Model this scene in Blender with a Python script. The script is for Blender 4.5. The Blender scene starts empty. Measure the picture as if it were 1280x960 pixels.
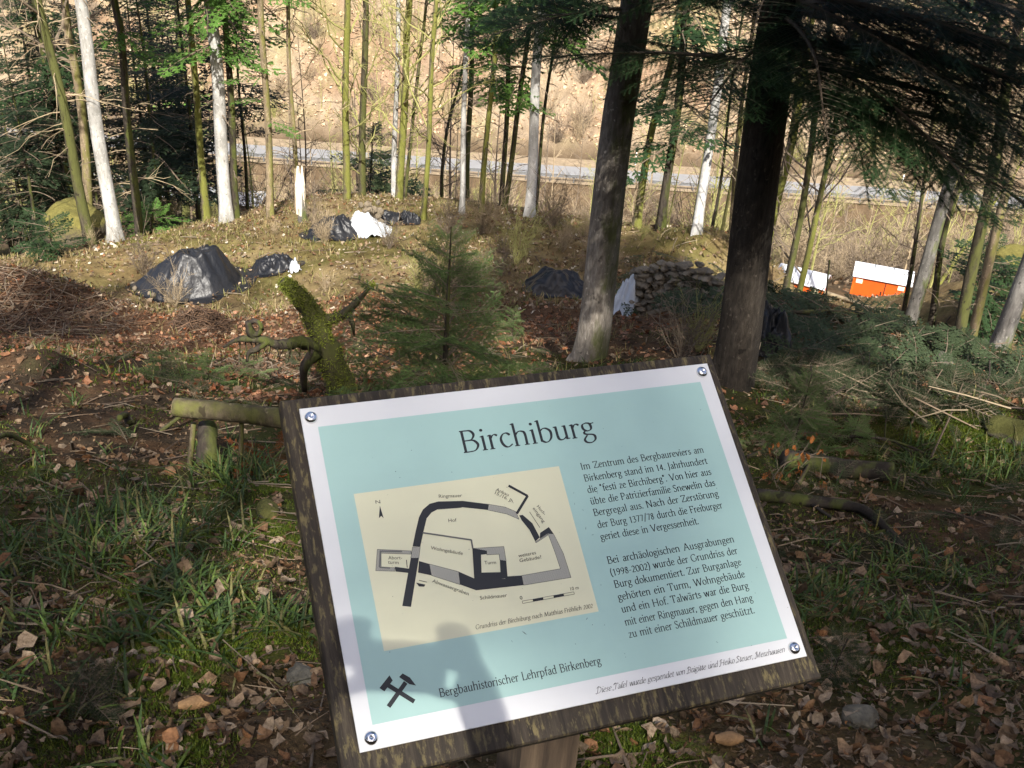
import bpy, math, random
import numpy as np
from mathutils import Vector, Matrix, noise as mnoise

# ------------------------------------------------------------------ camera, sky, sun, exposure
FPX, CX, CY = 1384.0, 640.0, 480.0            # focal length in photo pixels (1280 x 960)
PITCH, ROLL = math.radians(32.0), math.radians(3.9)
CAM = np.array([0.0, 0.0, 1.62])
Fw = np.array([0, math.cos(PITCH), -math.sin(PITCH)])
_u0 = np.array([0, math.sin(PITCH), math.cos(PITCH)])
Rt = math.cos(ROLL) * np.array([1.0, 0, 0]) + math.sin(ROLL) * _u0
Up = -math.sin(ROLL) * np.array([1.0, 0, 0]) + math.cos(ROLL) * _u0

scene = bpy.context.scene
col = scene.collection
cd = bpy.data.cameras.new("camera")
cd.sensor_width = 36.0
cd.lens = 36.0 * FPX / 1280.0
cd.clip_start, cd.clip_end = 0.03, 3000.0
cam = bpy.data.objects.new("camera", cd)
col.objects.link(cam)
cam.matrix_world = Matrix(((Rt[0], Up[0], -Fw[0], CAM[0]), (Rt[1], Up[1], -Fw[1], CAM[1]),
                           (Rt[2], Up[2], -Fw[2], CAM[2]), (0, 0, 0, 1)))
scene.camera = cam

SUN = np.array([-0.0791376, 0.70056917, -0.70918268])    # direction the light travels
SUN_EL = math.asin(-SUN[2])
SUN_AZ = math.atan2(-SUN[0], -SUN[1])                    # compass bearing of the sun from +y towards +x
world = bpy.data.worlds.new("World")
scene.world = world
world.use_nodes = True
wn = world.node_tree
bg = wn.nodes["Background"]
sky = wn.nodes.new("ShaderNodeTexSky")
sky.sky_type = 'NISHITA'
sky.sun_disc = False
sky.sun_elevation = SUN_EL
sky.sun_rotation = SUN_AZ
sky.air_density = 0.7
sky.dust_density = 3.5
sky.ozone_density = 0.4
wn.links.new(sky.outputs[0], bg.inputs[0])
bg.inputs[1].default_value = 0.15
sl = bpy.data.lights.new("sun", 'SUN')
sl.energy = 4.6
sl.angle = math.radians(0.55)
sl.color = (1.0, 0.95, 0.86)
so = bpy.data.objects.new("sun", sl)
col.objects.link(so)
so.location = (0, -20, 30)
so.rotation_euler = Vector(SUN.tolist()).to_track_quat('-Z', 'Y').to_euler()
scene.view_settings.view_transform = 'Standard'
scene.view_settings.look = 'None'
scene.view_settings.gamma = 1.0
scene.view_settings.exposure = 1.06
scene.cycles.use_denoising = True
try:
    scene.cycles.denoiser = 'OPENIMAGEDENOISE'
    scene.cycles.denoising_input_passes = 'RGB_ALBEDO_NORMAL'
except Exception:
    pass
scene.cycles.max_bounces = 6
scene.cycles.diffuse_bounces = 3
scene.cycles.transparent_max_bounces = 4

rng = np.random.default_rng(11)
random.seed(5)

# ------------------------------------------------------------------ pixel <-> world
def raydir(px, py):
    px = np.asarray(px, float); py = np.asarray(py, float)
    a = (px - CX) / FPX; b = -(py - CY) / FPX
    return Fw + a[..., None] * Rt + b[..., None] * Up

def at(px, py, y):
    """The point seen at photo pixel (px, py) at forward distance y."""
    d = raydir(px, py)
    return CAM + d * (y / d[..., 1])[..., None]

def topx(P):
    q = np.asarray(P, float) - CAM
    z = q @ Fw
    return CX + FPX * (q @ Rt) / z, CY - FPX * (q @ Up) / z, z

# ------------------------------------------------------------------ noise
def _hash(ix, iy, s):
    n = (ix.astype(np.int64) * 374761393 + iy.astype(np.int64) * 668265263 + s * 974634777) & 0x7fffffff
    n = ((n ^ (n >> 13)) * 1274126177) & 0x7fffffff
    return ((n ^ (n >> 16)) & 0xffff) / 65535.0

def vnoise(x, y, s=0):
    x = np.asarray(x, float); y = np.asarray(y, float)
    ix, iy = np.floor(x), np.floor(y)
    fx, fy = x - ix, y - iy
    fx = fx * fx * (3 - 2 * fx); fy = fy * fy * (3 - 2 * fy)
    a = _hash(ix, iy, s); b = _hash(ix + 1, iy, s); c = _hash(ix, iy + 1, s); d = _hash(ix + 1, iy + 1, s)
    return (a * (1 - fx) + b * fx) * (1 - fy) + (c * (1 - fx) + d * fx) * fy * 1.0

def fbm(x, y, s=0, o=4):
    r = 0; a = .5
    for k in range(o):
        r = r + a * vnoise(x * 2 ** k + 17.3 * k, y * 2 ** k - 9.1 * k, s + k); a *= .5
    return r

# ------------------------------------------------------------------ terrain height
def sst(a, b, x):
    t = np.clip((x - a) / (b - a), 0, 1); return t * t * (3 - 2 * t)

_cp = [at(px, py, y) for px, py, y in [
    (245, 385, 16.5), (100, 400, 14), (20, 420, 12), (430, 300, 20.5), (600, 275, 23), (300, 278, 23),
    (150, 303, 21.5), (40, 335, 18.5), (0, 360, 16.5), (800, 300, 21), (860, 310, 20.3), (700, 370, 15.8),
    (830, 385, 14.2), (600, 330, 18.3), (420, 340, 17.8), (350, 420, 12.3),
    (1000, 366, 14), (1100, 398, 13.3), (1200, 428, 12), (1280, 452, 11.3), (1100, 450, 10.2),
    (1250, 520, 8), (1000, 450, 9.4), (1100, 550, 6.6), (1250, 650, 4.7), (1100, 700, 3.9), (920, 420, 10.6),
    (1095, 382, 30), (1000, 345, 31), (1205, 400, 21), (1140, 382, 23), (940, 303, 21.5)]]
_cp += [np.array(p, float) for p in [
    (0, 0, 0), (-3, 0, 0), (3, 0, .1), (-6, 0, .2), (6, 0, .3), (0, 1.4, -.28), (-2, 1.6, -.38), (2, 1.6, -.32), (0, 3, -1.12), (-2.5, 3.4, -1.35), (0, 4.7, -1.95),
    (-1.6, 4.7, -2.0), (-3, 5, -2.15), (0, 6.2, -2.6), (0, 8, -3.45), (-4, 8, -3.5), (0, -6, 2.5), (-8, -6, 2.7), (8, -6, 2.8),
    (0, -20, 9), (-20, -20, 9), (20, -20, 9), (0, -50, 24), (-40, -50, 24), (40, -50, 24),
    (4.4, 18, -8.6), (6.8, 18, -9.0), (7.5, 23, -11.5), (11, 16, -7.5), (14, 10, -4.6), (10, 8, -3.2), (20, 20, -8.5), (16, 30, -13.5),
    (-12, 24, -11.0), (-12, 30, -13.8), (-20, 24, -10.5), (-16, 12, -5.4), (-10, 9, -3.7), (-30, 30, -13.0),
    (0, 27, -9.8), (5, 28, -11.2), (-6, 27.5, -10.2), (0, 35, -14.8), (-8, 36, -15.0), (8, 37, -16.2), (-20, 40, -18), (20, 40, -17.5),
    (0, 45, -19.8), (-30, 45, -20), (30, 45, -19.8), (0, 58, -25.5), (-40, 58, -25.5), (40, 58, -25.5), (60, 20, -8.5), (-60, 20, -8.5), (80, -20, 9), (-80, -20, 9)]]
_cp = np.array(_cp)
_rb = 2.2
def _kern(ax, ay, bx, by): return np.sqrt((ax - bx) ** 2 + (ay - by) ** 2 + _rb ** 2)
_A = _kern(_cp[:, None, 0], _cp[:, None, 1], _cp[None, :, 0], _cp[None, :, 1]) - 0.02 * np.eye(len(_cp))
_w = np.linalg.solve(_A, _cp[:, 2] + .43 * _cp[:, 1])
_VY = [-100, 45, 58, 70, 80, 85.5, 87.4, 88, 92.6, 93.5, 95, 100, 110, 160, 260, 420, 900]
_VZ = [42, -19.8, -25.5, -30.2, -33.4, -34.2, -33.1, -33.0, -33.0, -33.1, -32.9, -31.2, -24.6, 9, 62, 90, 120]

def h_base(x, y):
    x = np.asarray(x, float); y = np.asarray(y, float)
    sh = x.shape; xf, yf = x.ravel(), y.ravel()
    r = np.zeros(len(xf))
    for k in range(0, len(xf), 40000):
        r[k:k + 40000] = _kern(xf[k:k + 40000, None], yf[k:k + 40000, None], _cp[None, :, 0], _cp[None, :, 1]) @ _w
    near = (r - .43 * yf)
    far = np.interp(yf, _VY, _VZ)
    t = sst(44, 60, yf)
    b = sst(-30, -60, yf)
    near = near * (1 - b) + b * (-.46 * yf)
    return (near * (1 - t) + far * t).reshape(sh)

def hgt(x, y):
    x = np.asarray(x, float); y = np.asarray(y, float)
    z = h_base(x, y)
    road = sst(83, 86.5, y) * (1 - sst(94.5, 98, y))
    n = .9 * (fbm(x / 9, y / 9, 3, 3) - .45) * sst(26, 40, y) * (1 - sst(80, 84, y)) + 3.2 * (fbm(x / 22, y / 22, 4, 4) - .47) * sst(97, 108, y)
    nearf = 1 - sst(30, 60, y)
    n = n + nearf * (.30 * (fbm(x / 1.7, y / 1.7, 7, 3) - .44) * sst(1.5, 6, np.abs(y)) + .075 * (vnoise(x / .42, y / .42, 9) - .5) + .035 * (vnoise(x / .13, y / .13, 12) - .5))
    z = z + n * (1 - road)
    for (mx, my, rx, ry, mh) in MOUNDS:
        q = ((x - mx) / rx) ** 2 + ((y - my) / ry) ** 2
        z = z + mh * np.exp(-q)
    return z

MOUNDS = []
def ground_hit(px, py, ymax=130.0):
    """Where the ray through photo pixels meets the ground (arrays)."""
    px = np.atleast_1d(np.asarray(px, float)); py = np.atleast_1d(np.asarray(py, float))
    d = raydir(px, py); d = d / d[:, 1:2]
    ys = np.geomspace(.9, ymax, 220)
    lo = np.full(len(px), ys[0]); hi = np.full(len(px), np.nan)
    prev = np.full(len(px), ys[0])
    done = np.zeros(len(px), bool)
    for y in ys:
        P = CAM + d * y
        below = (P[:, 2] < hgt(P[:, 0], P[:, 1])) & ~done
        hi[below] = y; lo[below] = prev[below]; done |= below
        prev[:] = y
        if done.all(): break
    hi = np.where(np.isnan(hi), ymax, hi)
    for _ in range(12):
        m = (lo + hi) / 2; P = CAM + d * m[:, None]
        b = P[:, 2] < hgt(P[:, 0], P[:, 1])
        hi = np.where(b, m, hi); lo = np.where(b, lo, m)
    P = CAM + d * hi[:, None]
    P[:, 2] = hgt(P[:, 0], P[:, 1])
    return P

def gh(px, py): return ground_hit(px, py)[0]

# mounds and hollows that sit on the hillside
for (px, py, rx, ry, mh) in [(25, 385, 1.5, 1.2, .75), (1195, 545, .8, .6, .35), (255, 405, .45, .4, .3), (60, 470, .5, .35, .25)]:
    _p = gh(px, py + 6); MOUNDS.append((_p[0], _p[1], rx, ry, mh))

# ------------------------------------------------------------------ mesh building
class MB:
    def __init__(s): s.v = []; s.f = []; s.n = 0; s.c = []; s.hasc = False
    def add(s, V, F, mi=0, colr=None):
        V = np.asarray(V, float).reshape(-1, 3); F = np.asarray(F, int)
        if F.ndim == 1: F = F[None, :]
        s.v.append(V); s.f.append((F + s.n, mi)); s.n += len(V)
        if colr is None: s.c.append(np.ones((len(V), 3)) * .5)
        else:
            s.hasc = True; s.c.append(np.broadcast_to(np.asarray(colr, float), (len(V), 3)))
        return s
    def extent(s): return np.concatenate(s.v)
    def build(s, name, mats, parent=None, origin=(0, 0, 0), smooth=False):
        me = bpy.data.meshes.new(name)
        V = np.concatenate(s.v) - np.asarray(origin, float)
        me.vertices.add(len(V)); me.vertices.foreach_set("co", V.astype(np.float32).ravel())
        li, tot, mi = [], [], []
        for F, m in s.f:
            li.append(F.ravel()); tot.append(np.full(len(F), F.shape[1])); mi.append(np.full(len(F), m))
        li = np.concatenate(li).astype(np.int32); tot = np.concatenate(tot).astype(np.int32); mi = np.concatenate(mi).astype(np.int32)
        me.loops.add(len(li)); me.loops.foreach_set("vertex_index", li)
        st = np.concatenate([[0], np.cumsum(tot)[:-1]]).astype(np.int32)
        me.polygons.add(len(tot)); me.polygons.foreach_set("loop_start", st)
        try: me.polygons.foreach_set("loop_total", tot)
        except Exception: pass
        me.polygons.foreach_set("material_index", mi)
        me.polygons.foreach_set("use_smooth", np.full(len(tot), smooth))
        if s.hasc:
            at_ = me.color_attributes.new("Col", 'FLOAT_COLOR', 'POINT')
            C = np.concatenate(s.c); C = np.concatenate([C, np.ones((len(C), 1))], 1)
            at_.data.foreach_set("color", C.astype(np.float32).ravel())
        for m in (mats if isinstance(mats, (list, tuple)) else [mats]): me.materials.append(m)
        me.update(calc_edges=True); me.validate()
        ob = bpy.data.objects.new(name, me); col.objects.link(ob)
        if parent is not None: ob.parent = parent
        else: ob.location = origin
        return ob

def tag(o, label=None, cat=None, group=None, kind=None):
    if label: o["label"] = label
    if cat: o["category"] = cat
    if group: o["group"] = group
    if kind: o["kind"] = kind
    return o

def thing(name, loc, label, cat, group=None, rot=0):
    o = bpy.data.objects.new(name, None); col.objects.link(o)
    o.empty_display_size = .2
    o.location = loc; o.rotation_euler = (0, 0, rot)
    return tag(o, label, cat, group)

def dup(root, loc, rot, scale, label=None, group=None):
    r = root.copy(); col.objects.link(r); r.location = loc; r.rotation_euler = rot; r.scale = scale
    if label: r["label"] = label
    if group: r["group"] = group
    for ch in root.children:
        c = ch.copy(); col.objects.link(c); c.parent = r
        for g in ch.children:
            d = g.copy(); col.objects.link(d); d.parent = c
    return r

def tube(P, R, n=8, cap=True):
    """Quads of a tube along points P with radii R; returns V, quads, caps (tris)."""
    P = np.asarray(P, float); R = np.broadcast_to(np.asarray(R, float), (len(P),))
    T = np.gradient(P, axis=0); T /= np.linalg.norm(T, axis=1)[:, None] + 1e-12
    ref = np.array([0, 0, 1.0]) if abs(T[:, 2]).mean() < .8 else np.array([1.0, 0, 0])
    A = np.cross(T, ref); A /= np.linalg.norm(A, axis=1)[:, None] + 1e-12
    B = np.cross(T, A)
    an = np.arange(n) * 2 * np.pi / n
    V = P[:, None] + R[:, None, None] * (A[:, None] * np.cos(an)[None, :, None] + B[:, None] * np.sin(an)[None, :, None])
    m = len(P)
    i = np.arange(m - 1)[:, None] * n; j = np.arange(n)[None]; k = (j + 1) % n
    Q = np.stack([i + j, i + k, i + n + k, i + n + j], -1).reshape(-1, 4)
    V = V.reshape(-1, 3)
    C = None
    if cap:
        V = np.concatenate([V, P[:1], P[-1:]])
        a, b = len(V) - 2, len(V) - 1
        jj = np.arange(n); kk = (jj + 1) % n
        C = np.concatenate([np.stack([np.full(n, a), kk, jj], -1), np.stack([np.full(n, b), (m - 1) * n + jj, (m - 1) * n + kk], -1)])
    return V, Q, C

def add_tube(mb, P, R, n=8, cap=True, mi=0, colr=None):
    V, Q, C = tube(P, R, n, cap)
    o = mb.n
    mb.add(V, Q, mi, colr)
    if C is not None: mb.f.append((C + o, mi))

def add_box(mb, c, s, ax=None, mi=0):
    c = np.asarray(c, float); s = np.asarray(s, float) / 2
    X = np.array([(x, y, z) for z in (-1, 1) for y in (-1, 1) for x in (-1, 1)], float) * s
    if ax is not None: X = X @ np.asarray(ax)
    mb.add(X + c, [(0, 2, 3, 1), (4, 5, 7, 6), (0, 1, 5, 4), (2, 6, 7, 3), (0, 4, 6, 2), (1, 3, 7, 5)], mi)

def curve_pts(P, n):
    """Catmull-Rom through P, n points."""
    P = np.asarray(P, float)
    if len(P) == 2: return P[0] + (P[1] - P[0]) * np.linspace(0, 1, n)[:, None]
    Q = np.concatenate([[2 * P[0] - P[1]], P, [2 * P[-1] - P[-2]]])
    t = np.linspace(0, len(P) - 1 - 1e-9, n); i = t.astype(int); u = (t - i)[:, None]
    a, b, c, d = Q[i], Q[i + 1], Q[i + 2], Q[i + 3]
    return .5 * (2 * b + (c - a) * u + (2 * a - 5 * b + 4 * c - d) * u ** 2 + (3 * b - a - 3 * c + d) * u ** 3)

# ------------------------------------------------------------------ materials
def new_mat(name):
    m = bpy.data.materials.new(name); m.use_nodes = True
    nt = m.node_tree
    return m, nt, nt.nodes["Principled BSDF"]

def nd(nt, typ, **kw):
    n = nt.nodes.new(typ)
    for k, v in kw.items():
        if k in n.inputs.keys(): n.inputs[k].default_value = v
        else: setattr(n, k, v)
    return n

def rgba(c): return (c[0], c[1], c[2], 1.0)

def ramp(nt, fac, stops):
    r = nt.nodes.new("ShaderNodeValToRGB"); e = r.color_ramp.elements
    while len(e) < len(stops): e.new(.5)
    for el, (p, c) in zip(e, stops): el.position = p; el.color = rgba(c) if not isinstance(c, (int, float)) else (c, c, c, 1)
    nt.links.new(fac, r.inputs[0]); return r.outputs[0]

def coords(nt, scale=(1, 1, 1), kind="Object"):
    t = nt.nodes.new("ShaderNodeTexCoord"); mp = nt.nodes.new("ShaderNodeMapping")
    mp.inputs["Scale"].default_value = scale
    nt.links.new(t.outputs[kind], mp.inputs[0]); return mp.outputs[0]

def nz(nt, vec, scale, detail=4, rough=.6):
    n = nd(nt, "ShaderNodeTexNoise", Scale=scale, Detail=detail, Roughness=rough)
    nt.links.new(vec, n.inputs["Vector"]); return n.outputs["Fac"]

def mixc(nt, fac, a, b):
    m = nt.nodes.new("ShaderNodeMix"); m.data_type = 'RGBA'
    for s, v in ((0, fac), (6, a), (7, b)):
        if isinstance(v, (int, float)): m.inputs[s].default_value = v
        elif isinstance(v, tuple): m.inputs[s].default_value = rgba(v)
        else: nt.links.new(v, m.inputs[s])
    return m.outputs[2]

def bump(nt, b, hsock, strength=.5, dist=.02):
    n = nd(nt, "ShaderNodeBump", Strength=strength, Distance=dist)
    nt.links.new(hsock, n.inputs["Height"]); nt.links.new(n.outputs[0], b.inputs["Normal"])

def bark(name, dark, mid, light, moss=None, mossamt=.5, sc=1.0, rough=.9, dst=.012):
    m, nt, b = new_mat(name)
    v = coords(nt, (9 * sc, 9 * sc, 2.2 * sc))
    v2 = coords(nt, (1.6, 1.6, .8))
    n1 = nz(nt, v, 2.2, 8, .7)
    n2 = nz(nt, v2, 1.5, 4)
    c = ramp(nt, n1, [(.32, dark), (.5, mid), (.72, light)])
    c = mixc(nt, ramp(nt, n2, [(.38, 0.0), (.66, .75)]), c, tuple(x * .5 for x in dark))
    n6 = nz(nt, coords(nt, (3.2, 3.2, 1.1)), 1.6, 6, .7)
    c = mixc(nt, ramp(nt, n6, [(.5, 0.0), (.64, .5)]), c, tuple(x * .45 for x in mid))
    # lichen flecks
    n3 = nz(nt, coords(nt, (14, 14, 10)), 2.0, 3)
    c = mixc(nt, ramp(nt, n3, [(.62, 0.0), (.7, .55)]), c, tuple(min(1, x * 1.5) for x in light))
    if moss:
        n4 = nz(nt, coords(nt, (5, 5, 1.6)), 1.3, 6, .65)
        e = .62 - .4 * mossamt
        gg = nt.nodes.new("ShaderNodeNewGeometry"); dp = nt.nodes.new("ShaderNodeVectorMath"); dp.operation = 'DOT_PRODUCT'; dp.inputs[1].default_value = (.16, -.06, .05); nt.links.new(gg.outputs["Normal"], dp.inputs[0])
        ad = nt.nodes.new("ShaderNodeMath"); ad.operation = 'ADD'; nt.links.new(n4, ad.inputs[0]); nt.links.new(dp.outputs["Value"], ad.inputs[1]); n4 = ad.outputs[0]
        c = mixc(nt, ramp(nt, n4, [(e, 0.0), (e + .16, 1.0)]), c, mixc(nt, n1, tuple(x * .5 for x in moss), tuple(x * 1.45 for x in moss)))
    nt.links.new(c, b.inputs["Base Color"])
    b.inputs["Roughness"].default_value = rough
    b.inputs["Specular IOR Level"].default_value = .2
    n7 = nz(nt, coords(nt, (7, 7, 4.5)), 1.7, 2)
    c = mixc(nt, ramp(nt, n7, [(.66, 0.0), (.70, .8)]), c, tuple(x * .6 for x in dark))
    nt.links.new(c, b.inputs["Base Color"])
    bump(nt, b, n1, .9, dst)
    return m

def plain(name, c, rough=.6, spec=.4, metal=0, var=.25, sc=6, bmp=0, bsc=30):
    m, nt, b = new_mat(name)
    v = coords(nt)
    n = nz(nt, v, sc, 5)
    cc = ramp(nt, n, [(.3, tuple(x * (1 - var) for x in c)), (.7, tuple(min(1, x * (1 + var)) for x in c))])
    nt.links.new(cc, b.inputs["Base Color"])
    b.inputs["Roughness"].default_value = rough; b.inputs["Specular IOR Level"].default_value = spec; b.inputs["Metallic"].default_value = metal
    if bmp: bump(nt, b, nz(nt, v, bsc, 6), bmp, .01)
    return m

def foliage(name, c, trans=.3, attr=False, var=.35, rough=.6):
    m, nt, b = new_mat(name)
    out = nt.nodes["Material Output"]
    if attr:
        a = nt.nodes.new("ShaderNodeVertexColor"); a.layer_name = "Col"; g = nt.nodes.new("ShaderNodeNewGeometry")
        n = nd(nt, "ShaderNodeTexNoise", Scale=75.0, Detail=5.0, Roughness=.7); nt.links.new(g.outputs["Position"], n.inputs["Vector"])
        mm = nt.nodes.new("ShaderNodeMix"); mm.data_type = 'RGBA'; mm.blend_type = 'MULTIPLY'; mm.inputs[0].default_value = 1
        nt.links.new(a.outputs[0], mm.inputs[6]); nt.links.new(ramp(nt, n.outputs["Fac"], [(.32, (.38, .34, .30)), (.52, (.9, .88, .86)), (.68, (1.25, 1.25, 1.25))]), mm.inputs[7]); cc = mm.outputs[2]
        bump(nt, b, n.outputs["Fac"], .8, .006)
    else:
        g = nt.nodes.new("ShaderNodeNewGeometry")
        n = nd(nt, "ShaderNodeTexNoise", Scale=2.3, Detail=3.0); nt.links.new(g.outputs["Position"], n.inputs["Vector"])
        oi = nt.nodes.new("ShaderNodeObjectInfo")
        cc = ramp(nt, n.outputs["Fac"], [(.3, tuple(x * (1 - var) for x in c)), (.7, tuple(x * (1 + var) for x in c))])
        ml = nd(nt, "ShaderNodeHueSaturation"); mr = nd(nt, "ShaderNodeMapRange"); mr.inputs[3].default_value = .8; mr.inputs[4].default_value = 1.2
        nt.links.new(oi.outputs["Random"], mr.inputs[0]); nt.links.new(mr.outputs[0], ml.inputs["Value"]); nt.links.new(cc, ml.inputs["Color"]); cc = ml.outputs[0]
    nt.links.new(cc, b.inputs["Base Color"]); b.inputs["Roughness"].default_value = rough; b.inputs["Specular IOR Level"].default_value = .25
    t = nt.nodes.new("ShaderNodeBsdfTranslucent"); nt.links.new(cc, t.inputs[0])
    mx = nt.nodes.new("ShaderNodeMixShader"); mx.inputs[0].default_value = trans
    nt.links.new(b.outputs[0], mx.inputs[1]); nt.links.new(t.outputs[0], mx.inputs[2]); nt.links.new(mx.outputs[0], out.inputs[0])
    return m

M = {}
M['bark_pale'] = bark("pale_bark", (.30, .29, .26), (.50, .49, .46), (.66, .65, .62), sc=.8, dst=.006)
M['bark_white'] = bark("white_bark", (.42, .41, .38), (.62, .61, .58), (.76, .75, .72), sc=.8, dst=.005)
M['bark_grey'] = bark("grey_bark", (.10, .095, .085), (.19, .18, .165), (.30, .285, .26), moss=(.10, .115, .04), mossamt=.12, dst=.015)
M['bark_dark'] = bark("dark_bark", (.025, .02, .016), (.055, .045, .035), (.10, .085, .065), moss=(.07, .08, .02), mossamt=.25)
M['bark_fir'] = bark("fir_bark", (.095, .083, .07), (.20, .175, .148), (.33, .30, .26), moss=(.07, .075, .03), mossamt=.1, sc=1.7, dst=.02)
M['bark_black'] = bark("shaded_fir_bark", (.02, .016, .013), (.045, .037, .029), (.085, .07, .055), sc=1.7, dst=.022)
M['bark_olive'] = bark("olive_mossy_bark", (.036, .030, .021), (.08, .068, .045), (.15, .128, .085), moss=(.085, .09, .028), mossamt=.45)
M['bark_moss'] = bark("bright_mossy_bark", (.06, .052, .032), (.13, .11, .07), (.24, .20, .13), moss=(.165, .17, .04), mossamt=.62)
M['bark_tan'] = bark("tan_bark", (.14, .11, .07), (.26, .20, .13), (.40, .32, .22), moss=(.17, .16, .05), mossamt=.25)
M['twig'] = plain("bare_twig", (.16, .125, .09), .8, .2)
M['twig_tan'] = plain("tan_twig", (.30, .235, .15), .8, .2)
M['twig_olive'] = plain("olive_twig", (.27, .26, .095), .8, .2)
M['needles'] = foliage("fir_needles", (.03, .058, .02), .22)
M['needles_dark'] = foliage("shaded_fir_needles", (.019, .042, .014), .18)  # darker copy: shade on the boughs put into the colour
M['needles_deep'] = foliage("shaded_spruce_needles", (.018, .030, .013), .15)  # spruce green darkened in place of shade on the left background
M['needles_lit'] = foliage("sunlit_fir_needles", (.10, .20, .04), .34)  # lighter copy: sunlight on the sprays painted into the green
M['needles_cut'] = foliage("cut_fir_needles", (.042, .060, .027), .25)
M['wood'] = plain("cut_wood", (.50, .38, .22), .75, .2, var=.2, sc=12)
M['log'] = bark("log_bark", (.05, .038, .024), (.11, .088, .056), (.20, .165, .105), moss=(.10, .10, .03), mossamt=.3)
M['moss'] = foliage("moss_cover", (.20, .235, .035), .15, var=.5, rough=.95)
M['moss_dark'] = foliage("dull_moss_cover", (.065, .075, .022), .1, var=.5, rough=.95)
M['stone'] = plain("grey_stone", (.11, .10, .078), .9, .2, var=.55, sc=22, bmp=.9, bsc=60)
M['rubble'] = plain("rubble_stone", (.165, .135, .095), .85, .3, var=.45, sc=5, bmp=.6, bsc=40)
M['leafcol'] = foliage("dead_leaves", (.3, .2, .1), .25, attr=True, rough=.55)
M['grasscol'] = foliage("grass_blades", (.1, .2, .05), .3, attr=True, rough=.4)
M['stickcol'], _nt, _b = new_mat("litter_sticks")
_a = _nt.nodes.new("ShaderNodeVertexColor"); _a.layer_name = "Col"; _nt.links.new(_a.outputs[0], _b.inputs["Base Color"]); _b.inputs["Roughness"].default_value = .85
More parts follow.
